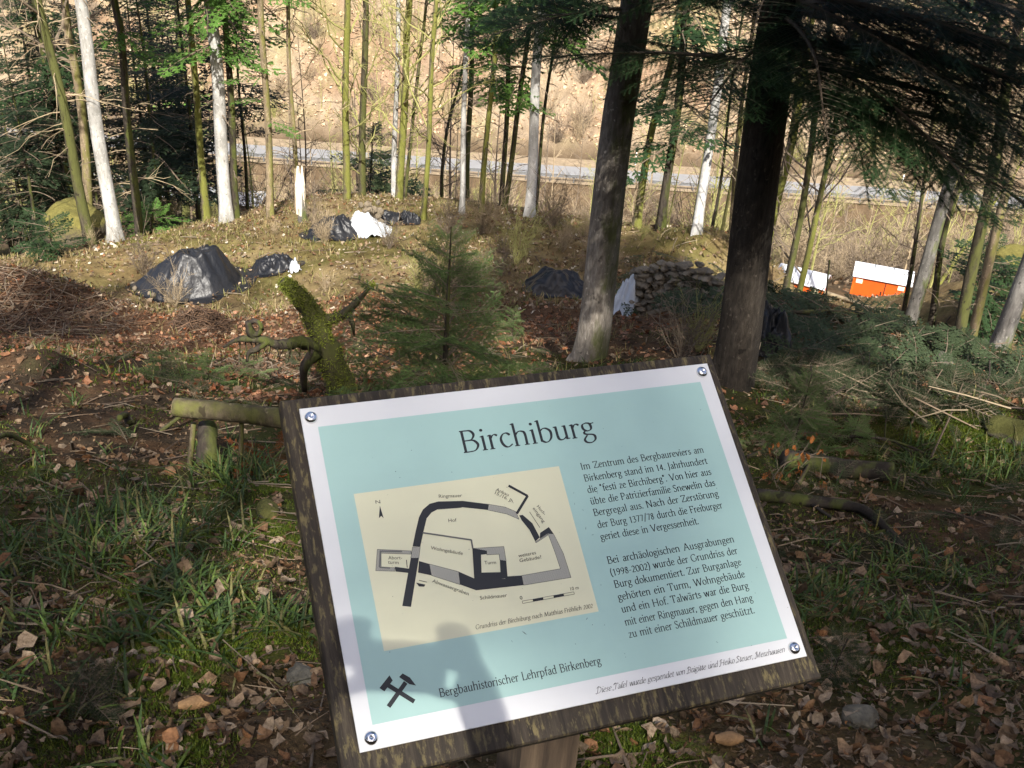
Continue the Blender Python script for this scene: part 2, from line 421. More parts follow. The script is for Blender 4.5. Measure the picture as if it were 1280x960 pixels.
# ------------------------------------------------------------------ ground sheet
def build_ground():
    rows = [-400., -250, -160, -110, -80, -60, -45, -35, -28, -22, -17, -13, -10, -7.5, -5.5, -4, -3, -2.2, -1.5, -1, -.6, -.25, 0, .2, .4, .55]
    y = .7
    while y < 900:
        rows.append(y); y *= 1.0088 if y < 32 else (1.014 if y < 130 else 1.06)
    rows = np.array(rows)
    u = np.linspace(-1, 1, 431)
    Y, U = np.meshgrid(rows, u, indexing='ij')
    X = (1.3 + .66 * np.abs(Y)) * U / .86 + np.sign(U) * (np.clip(np.abs(U) - .86, 0, 1) / .14) ** 2 * 320
    Z = hgt(X, Y)
    V = np.stack([X, Y, Z], -1).reshape(-1, 3)
    nr, nc = X.shape
    i = np.arange(nr - 1)[:, None] * nc + np.arange(nc - 1)[None]
    F = np.stack([i, i + 1, i + nc + 1, i + nc], -1).reshape(-1, 4)
    x, y = V[:, 0], V[:, 1]
    def mixv(c, d, t): return c * (1 - t[:, None]) + np.asarray(d) * t[:, None]
    n1 = fbm(x / 1.1, y / 1.1, 21, 4); n2 = fbm(x / .25, y / .25, 31, 3); n3 = fbm(x / 4, y / 4, 41, 3); n4 = vnoise(x / .06, y / .06, 51)
    C = np.tile(np.array([.075, .055, .036]), (len(V), 1))
    C = mixv(C, (.17, .10, .055), sst(.42, .56, n2) * .7)
    C = mixv(C, (.075, .095, .022), sst(.40, .54, n1) * .85 * (1 - sst(8, 12, y)))
    # red-brown beech litter on the slope
    C = mixv(C, (.24, .13, .072), sst(9, 12, y + 3 * (n3 - .5)) * (.65 + .3 * n2) * (x < 30))
    # dry grassy terrace
    ter = sst(14.2, 16.5, y + 3.5 * (n1 - .5) - .12 * x) * (1 - sst(24, 30, y))
    C = mixv(C, (.42, .33, .165), ter * .9)
    C = mixv(C, (.21, .205, .06), ter * sst(.46, .6, n1) * .7)
    C = mixv(C, (.20, .125, .07), ter * sst(.48, .62, fbm(x / .8, y / .8, 48, 4)) * .5)
    # valley side and far slope
    C = mixv(C, (.20, .145, .09), sst(25, 32, y))
    C = mixv(C, (.50, .40, .285), sst(93, 99, y))
    C = mixv(C, (.40, .26, .17), sst(.46, .6, fbm(x / 5, y / 7, 44, 4)) * .7 * sst(94, 100, y))
    C = mixv(C, (.38, .36, .17), sst(.46, .60, fbm(x / 4, y / 4, 46, 3)) * .6 * sst(94, 100, y))
    C = mixv(C, (.12, .085, .05), sst(.45, .58, fbm(x / 2.5, y / 2.5, 47, 4)) * .7 * sst(27, 32, y) * (1 - sst(82, 86, y)))
    for (px, py, r, c, s) in [
        (270, 800, .42, (.14, .19, .02), .95), (330, 660, .5, (.12, .15, .022), .8), (340, 600, .4, (.12, .13, .022), .8), (200, 760, .3, (.09, .12, .02), .6),
        (430, 310, 1.6, (.22, .22, .05), .5), (180, 300, .8, (.30, .30, .05), .8), (100, 285, 1.5, (.22, .22, .04), .8),
        (120, 335, 1.8, (.36, .27, .12), .8), (1190, 545, .8, (.12, .13, .025), .7), (1060, 420, 1.2, (.09, .10, .03), .5), (30, 280, 3, (.09, .10, .02), .8), (20, 320, 2.2, (.07, .08, .02), .8),
        (30, 385, 1.7, (.12, .06, .035), .9), (1100, 800, .6, (.06, .075, .02), .6), (1000, 700, .8, (.05, .06, .02), .6), (300, 440, .6, (.30, .17, .07), .7),
        (430, 905, .5, (.20, .13, .075), .6), (950, 910, .6, (.18, .115, .065), .7), (345, 575, .18, (.28, .09, .03), .6), (780, 930, .25, (.13, .16, .025), .8)]:
        p = gh(px, py)
        q = np.sqrt((x - p[0]) ** 2 + (y - p[1]) ** 2) / r
        C = mixv(C, c, (1 - sst(.35, 1.1, q + .9 * (n2 - .45))) * s)
    C = C * (.72 + .56 * n4)[:, None]
    m, nt, b = new_mat("forest_ground")
    a = nt.nodes.new("ShaderNodeVertexColor"); a.layer_name = "Col"
    g = nt.nodes.new("ShaderNodeNewGeometry")
    n_far = nd(nt, "ShaderNodeTexNoise", Scale=.55, Detail=9.0, Roughness=.72); nt.links.new(g.outputs["Position"], n_far.inputs["Vector"])
    n_mid = nd(nt, "ShaderNodeTexNoise", Scale=9.0, Detail=6.0, Roughness=.7); nt.links.new(g.outputs["Position"], n_mid.inputs["Vector"])
    n_fin = nd(nt, "ShaderNodeTexNoise", Scale=70.0, Detail=4.0, Roughness=.7); nt.links.new(g.outputs["Position"], n_fin.inputs["Vector"])
    def mul(c, s, lo, hi):
        r = ramp(nt, s, [(.3, lo), (.7, hi)])
        mm = nt.nodes.new("ShaderNodeMix"); mm.data_type = 'RGBA'; mm.blend_type = 'MULTIPLY'; mm.inputs[0].default_value = 1
        nt.links.new(c, mm.inputs[6]); nt.links.new(r, mm.inputs[7]); return mm.outputs[2]
    c = mul(a.outputs[0], n_far.outputs["Fac"], (.62, .58, .52), (1.0, 1.0, 1.0))
    c = mul(c, n_mid.outputs["Fac"], (.6, .58, .55), (1.0, 1.0, 1.0))
    c = mul(c, n_fin.outputs["Fac"], (.5, .5, .5), (1.0, 1.0, 1.0))
    nt.links.new(c, b.inputs["Base Color"]); b.inputs["Roughness"].default_value = .95; b.inputs["Specular IOR Level"].default_value = .1
    bump(nt, b, n_mid.outputs["Fac"], .8, .05)
    mb = MB(); mb.add(V, F, 0, C)
    tag(mb.build("ground", m, smooth=True), kind="structure")
build_ground()

# ------------------------------------------------------------------ road, verge and stream in the valley
xs = np.linspace(-160, 160, 81)
def strip(name, ya, yb, z, m, both=True):
    mb = MB()
    ya = np.broadcast_to(ya, xs.shape); yb = np.broadcast_to(yb, xs.shape)
    V = np.concatenate([np.stack([xs, ya, np.full_like(xs, z)], 1), np.stack([xs, yb, np.full_like(xs, z)], 1)])
    n = len(xs); i = np.arange(n - 1)
    mb.add(V, np.stack([i, i + 1, i + n + 1, i + n], 1))
    return tag(mb.build(name, m), kind="structure")
strip("gravel_shoulder", 87.5, 93.4, -32.985, plain("verge_gravel", (.24, .185, .12), .9, .2, var=.3, sc=2))
strip("road", 88.8, 91.5, -32.975, plain("sun_bleached_asphalt", (.22, .22, .22), .6, .4, var=.08, sc=1.5))

mb = MB()
_sp = []
for px, py in [(-60, 200), (20, 207), (80, 214), (150, 219), (215, 228), (265, 240), (330, 250)]:
    _sp.append(at(px, py, np.interp(px, [-60, 330], [86, 76])))
_sp = curve_pts(_sp, 40)
for k in range(39):
    pass
_w2 = 1.0 + .7 * (vnoise(np.arange(40) * .7, 0 * np.arange(40), 5))
V = []
for s in (-1, 1):
    q = _sp.copy(); q[:, 1] += s * _w2; V.append(q)
zc = np.maximum(hgt(V[0][:, 0], V[0][:, 1]), hgt(V[1][:, 0], V[1][:, 1])) + .25
for q in V: q[:, 2] = zc
i = np.arange(39)
mb.add(np.concatenate(V), np.stack([i, i + 1, i + 41, i + 40], 1))
_m, _nt, _b = new_mat("stream_water"); _b.inputs["Base Color"].default_value = (.35, .38, .42, 1); _b.inputs["Roughness"].default_value = .12
bump(_nt, _b, nz(_nt, coords(_nt), 3, 6), .7, .1)
tag(mb.build("stream", _m), kind="structure")

# guard rail along the near edge of the road
rail = thing("guard_rail", (0, 87.7, -33.0), "long grey steel guard rail along the near edge of the valley road", "guard rail")
galv = plain("galvanised_steel", (.16, .165, .17), .5, .5, .3)
mb = MB()
prof = np.array([(0, .52), (-.05, .56), (-.05, .62), (0, .655), (-.05, .69), (-.05, .75), (0, .79)])
n = len(xs)
V = np.concatenate([np.stack([xs, np.full(n, a), np.full(n, b)], 1) for a, b in prof])
i = np.arange(n - 1)
for k in range(len(prof) - 1): mb.add(V[k * n:(k + 2) * n], np.stack([i, i + 1, i + n + 1, i + n], 1))
mb.build("rail_beam", galv, rail)
for k, x in enumerate(np.arange(-98, 99, 2.0)):
    mb = MB(); add_box(mb, (x, .06, .37), (.09, .09, .76)); mb.build("post", galv, rail)
for x_, lab in ((-5.2, "white road marker post left of the tall grey stem"), (9.5, "white road marker post beyond the grey fir trunk"), (33, "white road marker post far right along the road")):
    d = thing("delineator_post", (x_, 93.1, -33.0), lab, "marker post")
    mb = MB(); add_tube(mb, [(0, 0, 0), (0, 0, .8)], [.06, .06], 6); add_tube(mb, [(0, 0, .95), (0, 0, 1.1)], [.06, .05], 6); mb.build("post", plain("white_plastic", (.8, .8, .8), .5), d)
    mb = MB(); add_tube(mb, [(0, 0, .8), (0, 0, .95)], [.061, .061], 6); mb.build("reflector_band", plain("black_plastic", (.02, .02, .02), .5), d)

# ------------------------------------------------------------------ bough templates
def bough_tpl(seed, L, lod):
    """A flat conifer bough along +x: list of (V, F, mi); mi 0 needles, 1 wood."""
    r = np.random.default_rng(seed)
    ax = np.linspace(0, L, 14)
    k1, k2 = r.uniform(.02, .12), r.uniform(.05, .10)
    zf = lambda x: k1 * x - k2 * x * x
    ph = r.uniform(0, 6)
    yf = lambda x: .05 * L * np.sin(x / L * 4 + ph) * x / L
    out = []
    P = np.stack([ax, yf(ax), zf(ax)], 1)
    V, Q, C = tube(P, np.linspace(.011 * L, .003, 14), 5, False); out.append((V, Q, 1))
    tw = []                                    # twig base, dir, length
    s2 = {0: .068, 1: .12, 2: .24}[lod]; s3 = {0: .052, 1: .085, 2: .15}[lod]
    stems = []
    for side in (-1, 1):
        x = .10 * L
        while x < L * .985:
            l2 = ((.46 if lod == 0 else .40) * L * (1 - (x / L) ** 1.2) + .09) * r.uniform(.65, 1.12)
            if x < .25 * L: l2 *= r.uniform(.3, .9)
            a = math.radians(r.uniform(44, 64))
            n = max(3, int(l2 / s3))
            t = np.linspace(0, 1, n + 1)
            dz = r.uniform(-.10, .08)
            px = x + np.cos(a) * l2 * t * (1 + .15 * t); py = yf(np.array(x)) + side * np.sin(a) * l2 * t; pz = zf(np.array(x)) + dz * l2 * t - .22 * l2 * l2 * t * t
            S = np.stack([px, py, pz], 1); stems.append(S)
            D = np.gradient(S, axis=0); D /= np.linalg.norm(D, axis=1)[:, None]
            for sd in (-1, 1):
                b = S[1:] + D[1:] * (sd * .012)
                l3 = (.16 * (1 - t[1:] * .55) * min(1, l2 / .35) + .035) * r.uniform(.7, 1.25, n)
                dd = D[1:] * .68 + sd * np.cross((0, 0, 1.0), D[1:]) * .70 + np.stack([np.zeros(n), np.zeros(n), r.uniform(-.28, .12, n)], 1)
                dd /= np.linalg.norm(dd, axis=1)[:, None]
                tw.append(np.concatenate([b, dd, l3[:, None]], 1))
            # the stem itself carries needles
            tw.append(np.concatenate([S[:-1], D[:-1], (np.linalg.norm(np.diff(S, axis=0), axis=1) * 1.3)[:, None]], 1))
            tw.append(np.concatenate([S[-1:], D[-1:], [[.09]]], 1))
            x += s2 * r.uniform(.7, 1.3)
    if lod < 2:
        for S in stems:
            V, Q, C = tube(S[::2] if len(S) > 4 else S, np.linspace(.0045, .0015, len(S[::2] if len(S) > 4 else S)), 3, False); out.append((V, Q, 1))
    T = np.concatenate(tw); B, D, Ln = T[:, :3], T[:, 3:6], T[:, 6]
    Sd = np.cross((0, 0, 1.0), D); Sd /= np.linalg.norm(Sd, axis=1)[:, None] + 1e-9
    N = np.cross(D, Sd)
    if lod == 0:
        K = 16
        tt = (np.arange(K) + .5) / K
        nl = .019
        VV, FF, o = [], [], 0
        for sd in (-1, 1):
            for kk in range(K):
                b = B + D * (Ln * tt[kk])[:, None]
                ln = nl * r.uniform(.7, 1.15, len(B)) * (1 - .45 * tt[kk] ** 3)
                tip = b + D * (ln * .55)[:, None] + Sd * (sd * ln)[:, None] + N * (ln * r.uniform(-.15, .45, len(B)))[:, None]
                w = D * .0024
                VV += [b - w, b + w, tip]
                q = np.arange(len(B)); FF.append(np.stack([o + q, o + len(B) + q, o + 2 * len(B) + q], 1)); o += 3 * len(B)
        out.append((np.concatenate(VV), np.concatenate(FF), 0))
    else:
        w = (.017 if lod == 1 else .034)
        q = np.arange(len(B)); n = len(B)
        jit = r.uniform(-.4, .4, n)
        side = Sd * np.cos(jit)[:, None] + N * np.sin(jit)[:, None]
        Ln2 = Ln * (1.1 if lod == 1 else 1.35)
        # a serrated leaf-like twig: two kites
        m1 = B + D * (Ln2 * .35)[:, None]; m2 = B + D * (Ln2 * .62)[:, None]
        V = np.concatenate([B, m1 + side * w, B + D * Ln2[:, None], m1 - side * w, m2 + side * w * 1.25, m2 - side * w * 1.25])
        F1 = np.stack([q, q + n, q + 2 * n, q + 3 * n], 1)
        F2 = np.stack([q + 4 * n, q + 2 * n, q + 3 * n + 0 * q], 1)
        out.append((V, F1, 0))
        V2 = np.concatenate([m1, m2 + side * w * 1.4 , m1 + D * (Ln2 * .14)[:, None], m2 - side * w * 1.4])
        out.append((V2, np.stack([q, q + n, q + 2 * n, q + 3 * n], 1), 0))
    # merge equal-sized faces
    res = {}
    for V, F, mi in out:
        k = (F.shape[1], mi)
        if k not in res: res[k] = [[], [], 0]
        e = res[k]; e[0].append(V); e[1].append(F + e[2]); e[2] += len(V)
    return [(np.concatenate(e[0]), np.concatenate(e[1]), k[1]) for k, e in res.items()]

def rotm(az, el, roll=0.0):
    """Local +x to azimuth az (from +x towards +y), raised by el, rolled about itself."""
    X = np.array([math.cos(az) * math.cos(el), math.sin(az) * math.cos(el), math.sin(el)])
    Y = np.array([-math.sin(az), math.cos(az), 0.0]); Z = np.cross(X, Y)
    Y2 = Y * math.cos(roll) + Z * math.sin(roll); Z2 = np.cross(X, Y2)
    return np.stack([X, Y2, Z2], 1)

def place(mb, tpl, Rm, off, sc=1.0, mis=(0, 1)):
    for V, F, mi in tpl: mb.add((V * sc) @ Rm.T + off, F, mis[mi])

B0 = [bough_tpl(s, 2.4, 0) for s in (1, 2, 3)]
B1 = [bough_tpl(s, 2.4, 1) for s in (4, 5, 6)]
B2 = [bough_tpl(s, 2.0, 2) for s in (7, 8, 9, 10)]

# ------------------------------------------------------------------ trees
def trunk_line(pts, D, H):
    """World polyline of a trunk whose image runs through the pixels pts (base first)."""
    if D is None:
        D = gh(*pts[0])[1]
    P = [at(px, py, D) for px, py in pts]
    b = P[0].copy()
    g = float(hgt(b[0], b[1]))
    dirn = (P[1] - P[0]) / np.linalg.norm(P[1] - P[0])
    if P[0][2] > g:                             # base hidden: carry the stem down to the ground
        f = P[0] + dirn * ((g - P[0][2]) / dirn[2])
        P = [f] + P
    base = P[0].copy()
    last = P[-1] - P[-2]; last = last / np.linalg.norm(last)
    up = last * .55 + np.array([0, 0, .45]); up /= np.linalg.norm(up)
    q = P[-1]
    while q[2] - base[2] < H - .5:
        step = min(4.0, H - (q[2] - base[2])); q = q + up * step; P.append(q)
        up = up * .75 + np.array([0, 0, .25]); up /= np.linalg.norm(up)
    P = [base - np.array([0, 0, .35])] + P
    return base, np.array(P), D

def trunk_mesh(P, r0, H, seed, flare=.45, n=12, minr=.015):
    r = np.random.default_rng(seed)
    L = np.linalg.norm(np.diff(P, axis=0), axis=1).sum()
    C = curve_pts(P, max(14, int(L / .35)))
    h = np.concatenate([[0], np.cumsum(np.linalg.norm(np.diff(C, axis=0), axis=1))])
    C[:, :2] += .022 * np.stack([np.sin(h * 1.3 + seed), np.cos(h * 1.1 + seed * 2)], 1) * np.clip(h, 0, 1)[:, None]
    R = r0 * (1 - .82 * np.clip((h - .35) / H, 0, 1)) + r0 * flare * np.exp(-np.clip(h - .35, 0, 9) / .22)
    R = np.maximum(R, minr)
    V, Q, cap = tube(C, R, n, True)
    k = len(C) * n
    an = np.tile(np.arange(n) * 2 * np.pi / n, len(C)); hh = np.repeat(h, n)
    cen = np.repeat(C, n, axis=0)
    am = .075 + .2 * np.exp(-np.clip(hh - .35, 0, 9) / .3)
    bump_ = 1 + am * (np.sin(an * 4 + seed) * .5 + np.sin(an * 3 + hh * .9 + seed * 3) * .5)
    V[:k] = cen + (V[:k] - cen) * bump_[:, None]
    mb = MB(); o = mb.n; mb.add(V, Q); mb.f.append((cap, 0))
    return mb, C, h, R

def along(C, h, hh):
    """Point on the trunk at height hh above the ground."""
    return np.array([np.interp(hh + .35, h, C[:, k]) for k in range(3)])

def bare_crown(mb, C, h, r0, H, h0, n, Lmax, seed, mi=0, up=.75, twigs=5):
    r = np.random.default_rng(seed)
    for k in range(n):
        hh = h0 + (H * .96 - h0) * ((k + r.uniform(0, 1)) / n) ** 1.1
        p = along(C, h, hh); az = r.uniform(0, 6.283); L = Lmax * r.uniform(.5, 1) * (1 - .55 * (hh - h0) / max(H - h0, .1))
        u = up * r.uniform(.5, 1.3)
        d = np.array([math.cos(az), math.sin(az), u]); d /= np.linalg.norm(d)
        t = np.linspace(0, 1, 7)[:, None]
        w = r.normal(0, .05, (7, 3)) * L * t
        S = p + d * L * t + np.array([0, 0, .18 * L]) * t ** 2 + w
        rr = min(.30 * r0, .016 * L + .004)
        add_tube(mb, S, np.linspace(rr, .006, 7), 5, False, mi)
        for j in range(twigs):
            q = r.uniform(.2, .98); i = q * 6; i0 = int(i); b = S[i0] + (S[min(i0 + 1, 6)] - S[i0]) * (i - i0)
            d2 = d + r.normal(0, .6, 3); d2[2] += .25; d2 /= np.linalg.norm(d2)
            l2 = L * r.uniform(.18, .45) * (1.15 - q * .6)
            S2 = b + d2 * l2 * t[::2] + r.normal(0, .05, (4, 3)) * l2 * t[::2]
            add_tube(mb, S2, np.linspace(max(rr * .45, .006), .0045, 4), 3, False, mi)
            for _ in range(3):
                q2 = r.uniform(.25, 1); b2 = b + d2 * l2 * q2
                d3 = d2 + r.normal(0, .6, 3); d3 /= np.linalg.norm(d3)
                add_tube(mb, [b2, b2 + d3 * l2 * r.uniform(.25, .5)], [.006, .0035], 3, False, mi)

def fir_crown(mb, C, h, H, h0, L, seed, per=4, step=.45, lod=B2, keep=1.0, el0=-.12, top=None):
    r = np.random.default_rng(seed)
    hh = h0
    tl = 2.4 if lod is not B2 else 2.0
    while hh < H * .985:
        f = (hh - h0) / max(H - h0, .1)
        ll = L * (1 - f) ** .75 * (.75 + .5 * min(1, f * 6)) + .25
        for k in range(per):
            if r.uniform() > keep: continue
            az = r.uniform(0, 6.283)
            place(mb, lod[r.integers(len(lod))], rotm(az, el0 + .55 * f + r.normal(0, .12), r.normal(0, .2)), along(C, h, hh + r.uniform(-.2, .2)), ll * r.uniform(.7, 1.15) / tl)
        hh += step * (1 + f * .3)

def dead_twigs(mb, C, h, h0, h1, n, L, seed, mi=0):
    r = np.random.default_rng(seed)
    for _ in range(n):
        p = along(C, h, r.uniform(h0, h1)); az = r.uniform(0, 6.283); l = L * r.uniform(.35, 1)
        d = np.array([math.cos(az), math.sin(az), r.uniform(-.15, .35)])
        t = np.linspace(0, 1, 6)[:, None]
        S = p + d * l * t + np.array([0, 0, -.35 * l]) * t ** 2 + r.normal(0, .03, (6, 3)) * l * t
        add_tube(mb, S, np.linspace(.013, .005, 6), 3, False, mi)
        for _ in range(3):
            q = r.integers(1, 5); dd = d + r.normal(0, .5, 3)
            add_tube(mb, [S[q], S[q] + dd * l * .3 + np.array([0, 0, -.05])], [.005, .002], 3, False, mi)

def tree(name, label, cat, barkm, w, pts, D=None, H=16, crown=None, group=None, seed=0, flare=.45, leafm='needles', twigm='twig', **kw):
    base, P, D = trunk_line(pts, D, H)
    sl = np.linalg.norm(base - CAM)
    r0 = w * .5 * sl / FPX
    t = thing(name, base.tolist(), label, cat, group)
    mb, C, h, R = trunk_mesh(P, r0, H, seed, flare)
    mb.build("trunk", M[barkm], t, base, True)
    mb = MB()
    if crown == 'bare':
        bare_crown(mb, C, h, r0, H, kw.get('h0', H * .3), kw.get('n', 14), kw.get('L', 2.6), seed, up=kw.get('up', .8), twigs=kw.get('twigs', 5))
        mats = [M[twigm]]
    elif crown == 'fir':
        fir_crown(mb, C, h, H, kw.get('h0', 4), kw.get('L', 2.2), seed, kw.get('per', 4), kw.get('step', .5), keep=kw.get('keep', 1))
        for (hh, az, l) in kw.get('extra', []):
            place(mb, B2[int(hh * 7) % 4], rotm(math.radians(az), -.1, 0), along(C, h, hh), l / 2.0)
        mats = [M[leafm], M['twig']]
    elif crown == 'ivy':
        pass
    if not kw.get('dead') and H > 7: kw['dead'] = (1.2, min(H * .6, 7), 12, .75); kw.setdefault('deadm', 'twig')
    if kw.get('dead'):
        a, b, n, l = kw['dead']
        if not mb.n: mats = []
        dead_twigs(mb, C, h, a, b, n, l, seed + 5, len(mats)); mats = mats + [M[kw.get('deadm', 'twig_tan')]]
    if mb.n: mb.build("crown", mats, t, base)

    return t, C, h, base

TR = []
def T(*a, **k): TR.append(tree(*a, **k)); return TR[-1]
# left group
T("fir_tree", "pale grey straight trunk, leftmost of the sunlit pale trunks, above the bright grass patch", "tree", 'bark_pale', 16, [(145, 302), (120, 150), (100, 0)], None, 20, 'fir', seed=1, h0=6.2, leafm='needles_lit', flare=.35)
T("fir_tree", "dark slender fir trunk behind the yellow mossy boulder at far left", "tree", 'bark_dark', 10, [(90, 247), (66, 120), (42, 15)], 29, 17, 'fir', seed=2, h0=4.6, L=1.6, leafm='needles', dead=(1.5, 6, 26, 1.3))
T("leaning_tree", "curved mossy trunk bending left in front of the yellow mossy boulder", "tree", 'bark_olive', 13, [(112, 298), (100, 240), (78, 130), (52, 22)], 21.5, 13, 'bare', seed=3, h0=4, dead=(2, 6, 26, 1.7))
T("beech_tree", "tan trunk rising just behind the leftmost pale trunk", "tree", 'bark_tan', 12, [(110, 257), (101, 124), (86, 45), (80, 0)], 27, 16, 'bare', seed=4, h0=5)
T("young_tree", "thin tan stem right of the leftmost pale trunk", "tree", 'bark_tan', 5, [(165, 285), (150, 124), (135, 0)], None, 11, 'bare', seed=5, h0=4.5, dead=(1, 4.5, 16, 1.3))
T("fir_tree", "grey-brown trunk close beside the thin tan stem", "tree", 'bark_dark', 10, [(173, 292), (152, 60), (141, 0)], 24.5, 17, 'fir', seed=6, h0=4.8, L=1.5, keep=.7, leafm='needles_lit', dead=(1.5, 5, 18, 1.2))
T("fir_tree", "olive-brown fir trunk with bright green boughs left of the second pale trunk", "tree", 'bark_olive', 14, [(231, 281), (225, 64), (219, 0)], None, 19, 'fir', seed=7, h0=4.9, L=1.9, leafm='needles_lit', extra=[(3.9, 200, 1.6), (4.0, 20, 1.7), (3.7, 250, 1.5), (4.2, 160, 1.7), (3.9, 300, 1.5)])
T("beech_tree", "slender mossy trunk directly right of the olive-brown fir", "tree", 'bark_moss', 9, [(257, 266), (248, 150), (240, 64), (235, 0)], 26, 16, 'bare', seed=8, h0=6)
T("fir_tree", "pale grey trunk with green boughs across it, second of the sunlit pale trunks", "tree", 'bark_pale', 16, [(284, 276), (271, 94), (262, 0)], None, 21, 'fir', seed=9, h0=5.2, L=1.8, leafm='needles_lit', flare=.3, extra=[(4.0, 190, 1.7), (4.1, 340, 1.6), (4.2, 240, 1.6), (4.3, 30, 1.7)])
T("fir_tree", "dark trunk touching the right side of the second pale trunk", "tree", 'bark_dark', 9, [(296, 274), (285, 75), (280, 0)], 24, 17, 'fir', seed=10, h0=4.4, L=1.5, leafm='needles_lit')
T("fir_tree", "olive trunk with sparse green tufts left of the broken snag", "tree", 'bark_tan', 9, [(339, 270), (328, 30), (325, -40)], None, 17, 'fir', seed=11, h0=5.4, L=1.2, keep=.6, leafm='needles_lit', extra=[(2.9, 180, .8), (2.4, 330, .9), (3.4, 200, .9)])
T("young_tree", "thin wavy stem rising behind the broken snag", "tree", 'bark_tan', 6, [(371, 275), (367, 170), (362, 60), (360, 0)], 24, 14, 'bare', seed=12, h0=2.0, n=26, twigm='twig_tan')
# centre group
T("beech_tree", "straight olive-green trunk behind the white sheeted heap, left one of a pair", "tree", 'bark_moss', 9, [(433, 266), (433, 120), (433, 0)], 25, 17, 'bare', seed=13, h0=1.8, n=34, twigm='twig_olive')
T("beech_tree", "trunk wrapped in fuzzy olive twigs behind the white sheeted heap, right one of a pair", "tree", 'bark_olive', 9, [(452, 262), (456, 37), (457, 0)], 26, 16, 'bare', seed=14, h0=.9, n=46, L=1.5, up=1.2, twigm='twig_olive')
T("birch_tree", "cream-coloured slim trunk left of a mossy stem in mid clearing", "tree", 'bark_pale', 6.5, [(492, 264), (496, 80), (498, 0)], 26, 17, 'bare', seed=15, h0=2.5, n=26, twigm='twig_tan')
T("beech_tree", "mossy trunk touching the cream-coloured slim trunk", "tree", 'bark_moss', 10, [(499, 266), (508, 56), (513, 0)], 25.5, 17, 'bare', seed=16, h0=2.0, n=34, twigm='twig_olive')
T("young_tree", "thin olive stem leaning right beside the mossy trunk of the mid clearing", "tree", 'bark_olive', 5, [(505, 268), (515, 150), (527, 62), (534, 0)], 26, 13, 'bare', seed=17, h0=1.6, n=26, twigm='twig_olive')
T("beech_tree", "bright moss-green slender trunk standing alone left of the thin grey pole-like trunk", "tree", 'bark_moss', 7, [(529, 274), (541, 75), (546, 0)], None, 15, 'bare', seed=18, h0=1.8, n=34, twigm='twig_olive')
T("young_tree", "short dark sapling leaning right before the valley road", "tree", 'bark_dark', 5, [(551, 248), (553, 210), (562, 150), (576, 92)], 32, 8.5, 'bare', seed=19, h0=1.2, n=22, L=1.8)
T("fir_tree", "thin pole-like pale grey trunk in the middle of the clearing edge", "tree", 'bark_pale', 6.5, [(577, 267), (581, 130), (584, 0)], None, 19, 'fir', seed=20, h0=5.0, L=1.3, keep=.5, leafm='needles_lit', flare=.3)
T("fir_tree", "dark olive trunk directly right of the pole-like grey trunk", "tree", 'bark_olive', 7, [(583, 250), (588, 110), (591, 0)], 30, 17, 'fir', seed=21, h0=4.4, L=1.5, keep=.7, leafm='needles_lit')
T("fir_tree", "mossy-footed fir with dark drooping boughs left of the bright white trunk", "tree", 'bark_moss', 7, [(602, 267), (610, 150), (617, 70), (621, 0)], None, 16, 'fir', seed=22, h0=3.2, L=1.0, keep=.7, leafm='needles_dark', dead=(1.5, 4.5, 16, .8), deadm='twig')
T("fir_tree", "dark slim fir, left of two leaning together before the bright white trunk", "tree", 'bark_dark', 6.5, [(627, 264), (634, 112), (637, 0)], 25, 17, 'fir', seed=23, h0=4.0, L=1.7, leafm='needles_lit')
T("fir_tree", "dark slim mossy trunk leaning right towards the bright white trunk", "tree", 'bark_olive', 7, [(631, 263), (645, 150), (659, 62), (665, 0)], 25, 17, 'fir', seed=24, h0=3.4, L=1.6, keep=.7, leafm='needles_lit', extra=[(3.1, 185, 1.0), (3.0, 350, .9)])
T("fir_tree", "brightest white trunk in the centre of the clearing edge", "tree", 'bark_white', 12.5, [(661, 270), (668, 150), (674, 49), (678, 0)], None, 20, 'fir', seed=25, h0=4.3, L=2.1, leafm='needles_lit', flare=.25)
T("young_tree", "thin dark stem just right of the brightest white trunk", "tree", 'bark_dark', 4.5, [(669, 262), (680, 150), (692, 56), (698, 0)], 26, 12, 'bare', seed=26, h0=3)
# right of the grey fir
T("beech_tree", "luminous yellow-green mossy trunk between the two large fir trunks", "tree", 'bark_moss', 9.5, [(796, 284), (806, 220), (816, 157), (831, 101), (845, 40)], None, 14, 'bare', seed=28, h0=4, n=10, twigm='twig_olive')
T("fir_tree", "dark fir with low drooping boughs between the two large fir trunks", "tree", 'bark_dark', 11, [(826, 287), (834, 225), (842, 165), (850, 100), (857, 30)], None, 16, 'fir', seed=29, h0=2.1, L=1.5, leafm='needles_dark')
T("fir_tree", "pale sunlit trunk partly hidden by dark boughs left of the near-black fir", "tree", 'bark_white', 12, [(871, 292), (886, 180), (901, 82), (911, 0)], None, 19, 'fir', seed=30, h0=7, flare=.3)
T("young_tree", "thin dark stem right of the pale trunk hidden by boughs", "tree", 'bark_dark', 4, [(888, 296), (897, 245), (905, 190), (914, 120)], 22, 10, 'bare', seed=31, h0=2, n=12)
T("young_tree", "olive stem close to the left side of the near-black fir", "tree", 'bark_tan', 6, [(912, 294), (922, 187), (934, 80)], 23, 13, 'bare', seed=32, h0=2.5, n=12)
T("beech_tree", "yellow mossy trunk close to the right side of the near-black fir", "tree", 'bark_moss', 12, [(961, 302), (972, 245), (987, 180), (1003, 90)], 19, 14, 'bare', seed=34, h0=4, n=10, twigm='twig_olive')
T("beech_tree", "olive trunk before the pale roof of the far hut, left of two", "tree", 'bark_olive', 9, [(987, 337), (1001, 260), (1014, 184), (1030, 80)], 18.5, 13, 'bare', seed=35, h0=1.8, n=24)
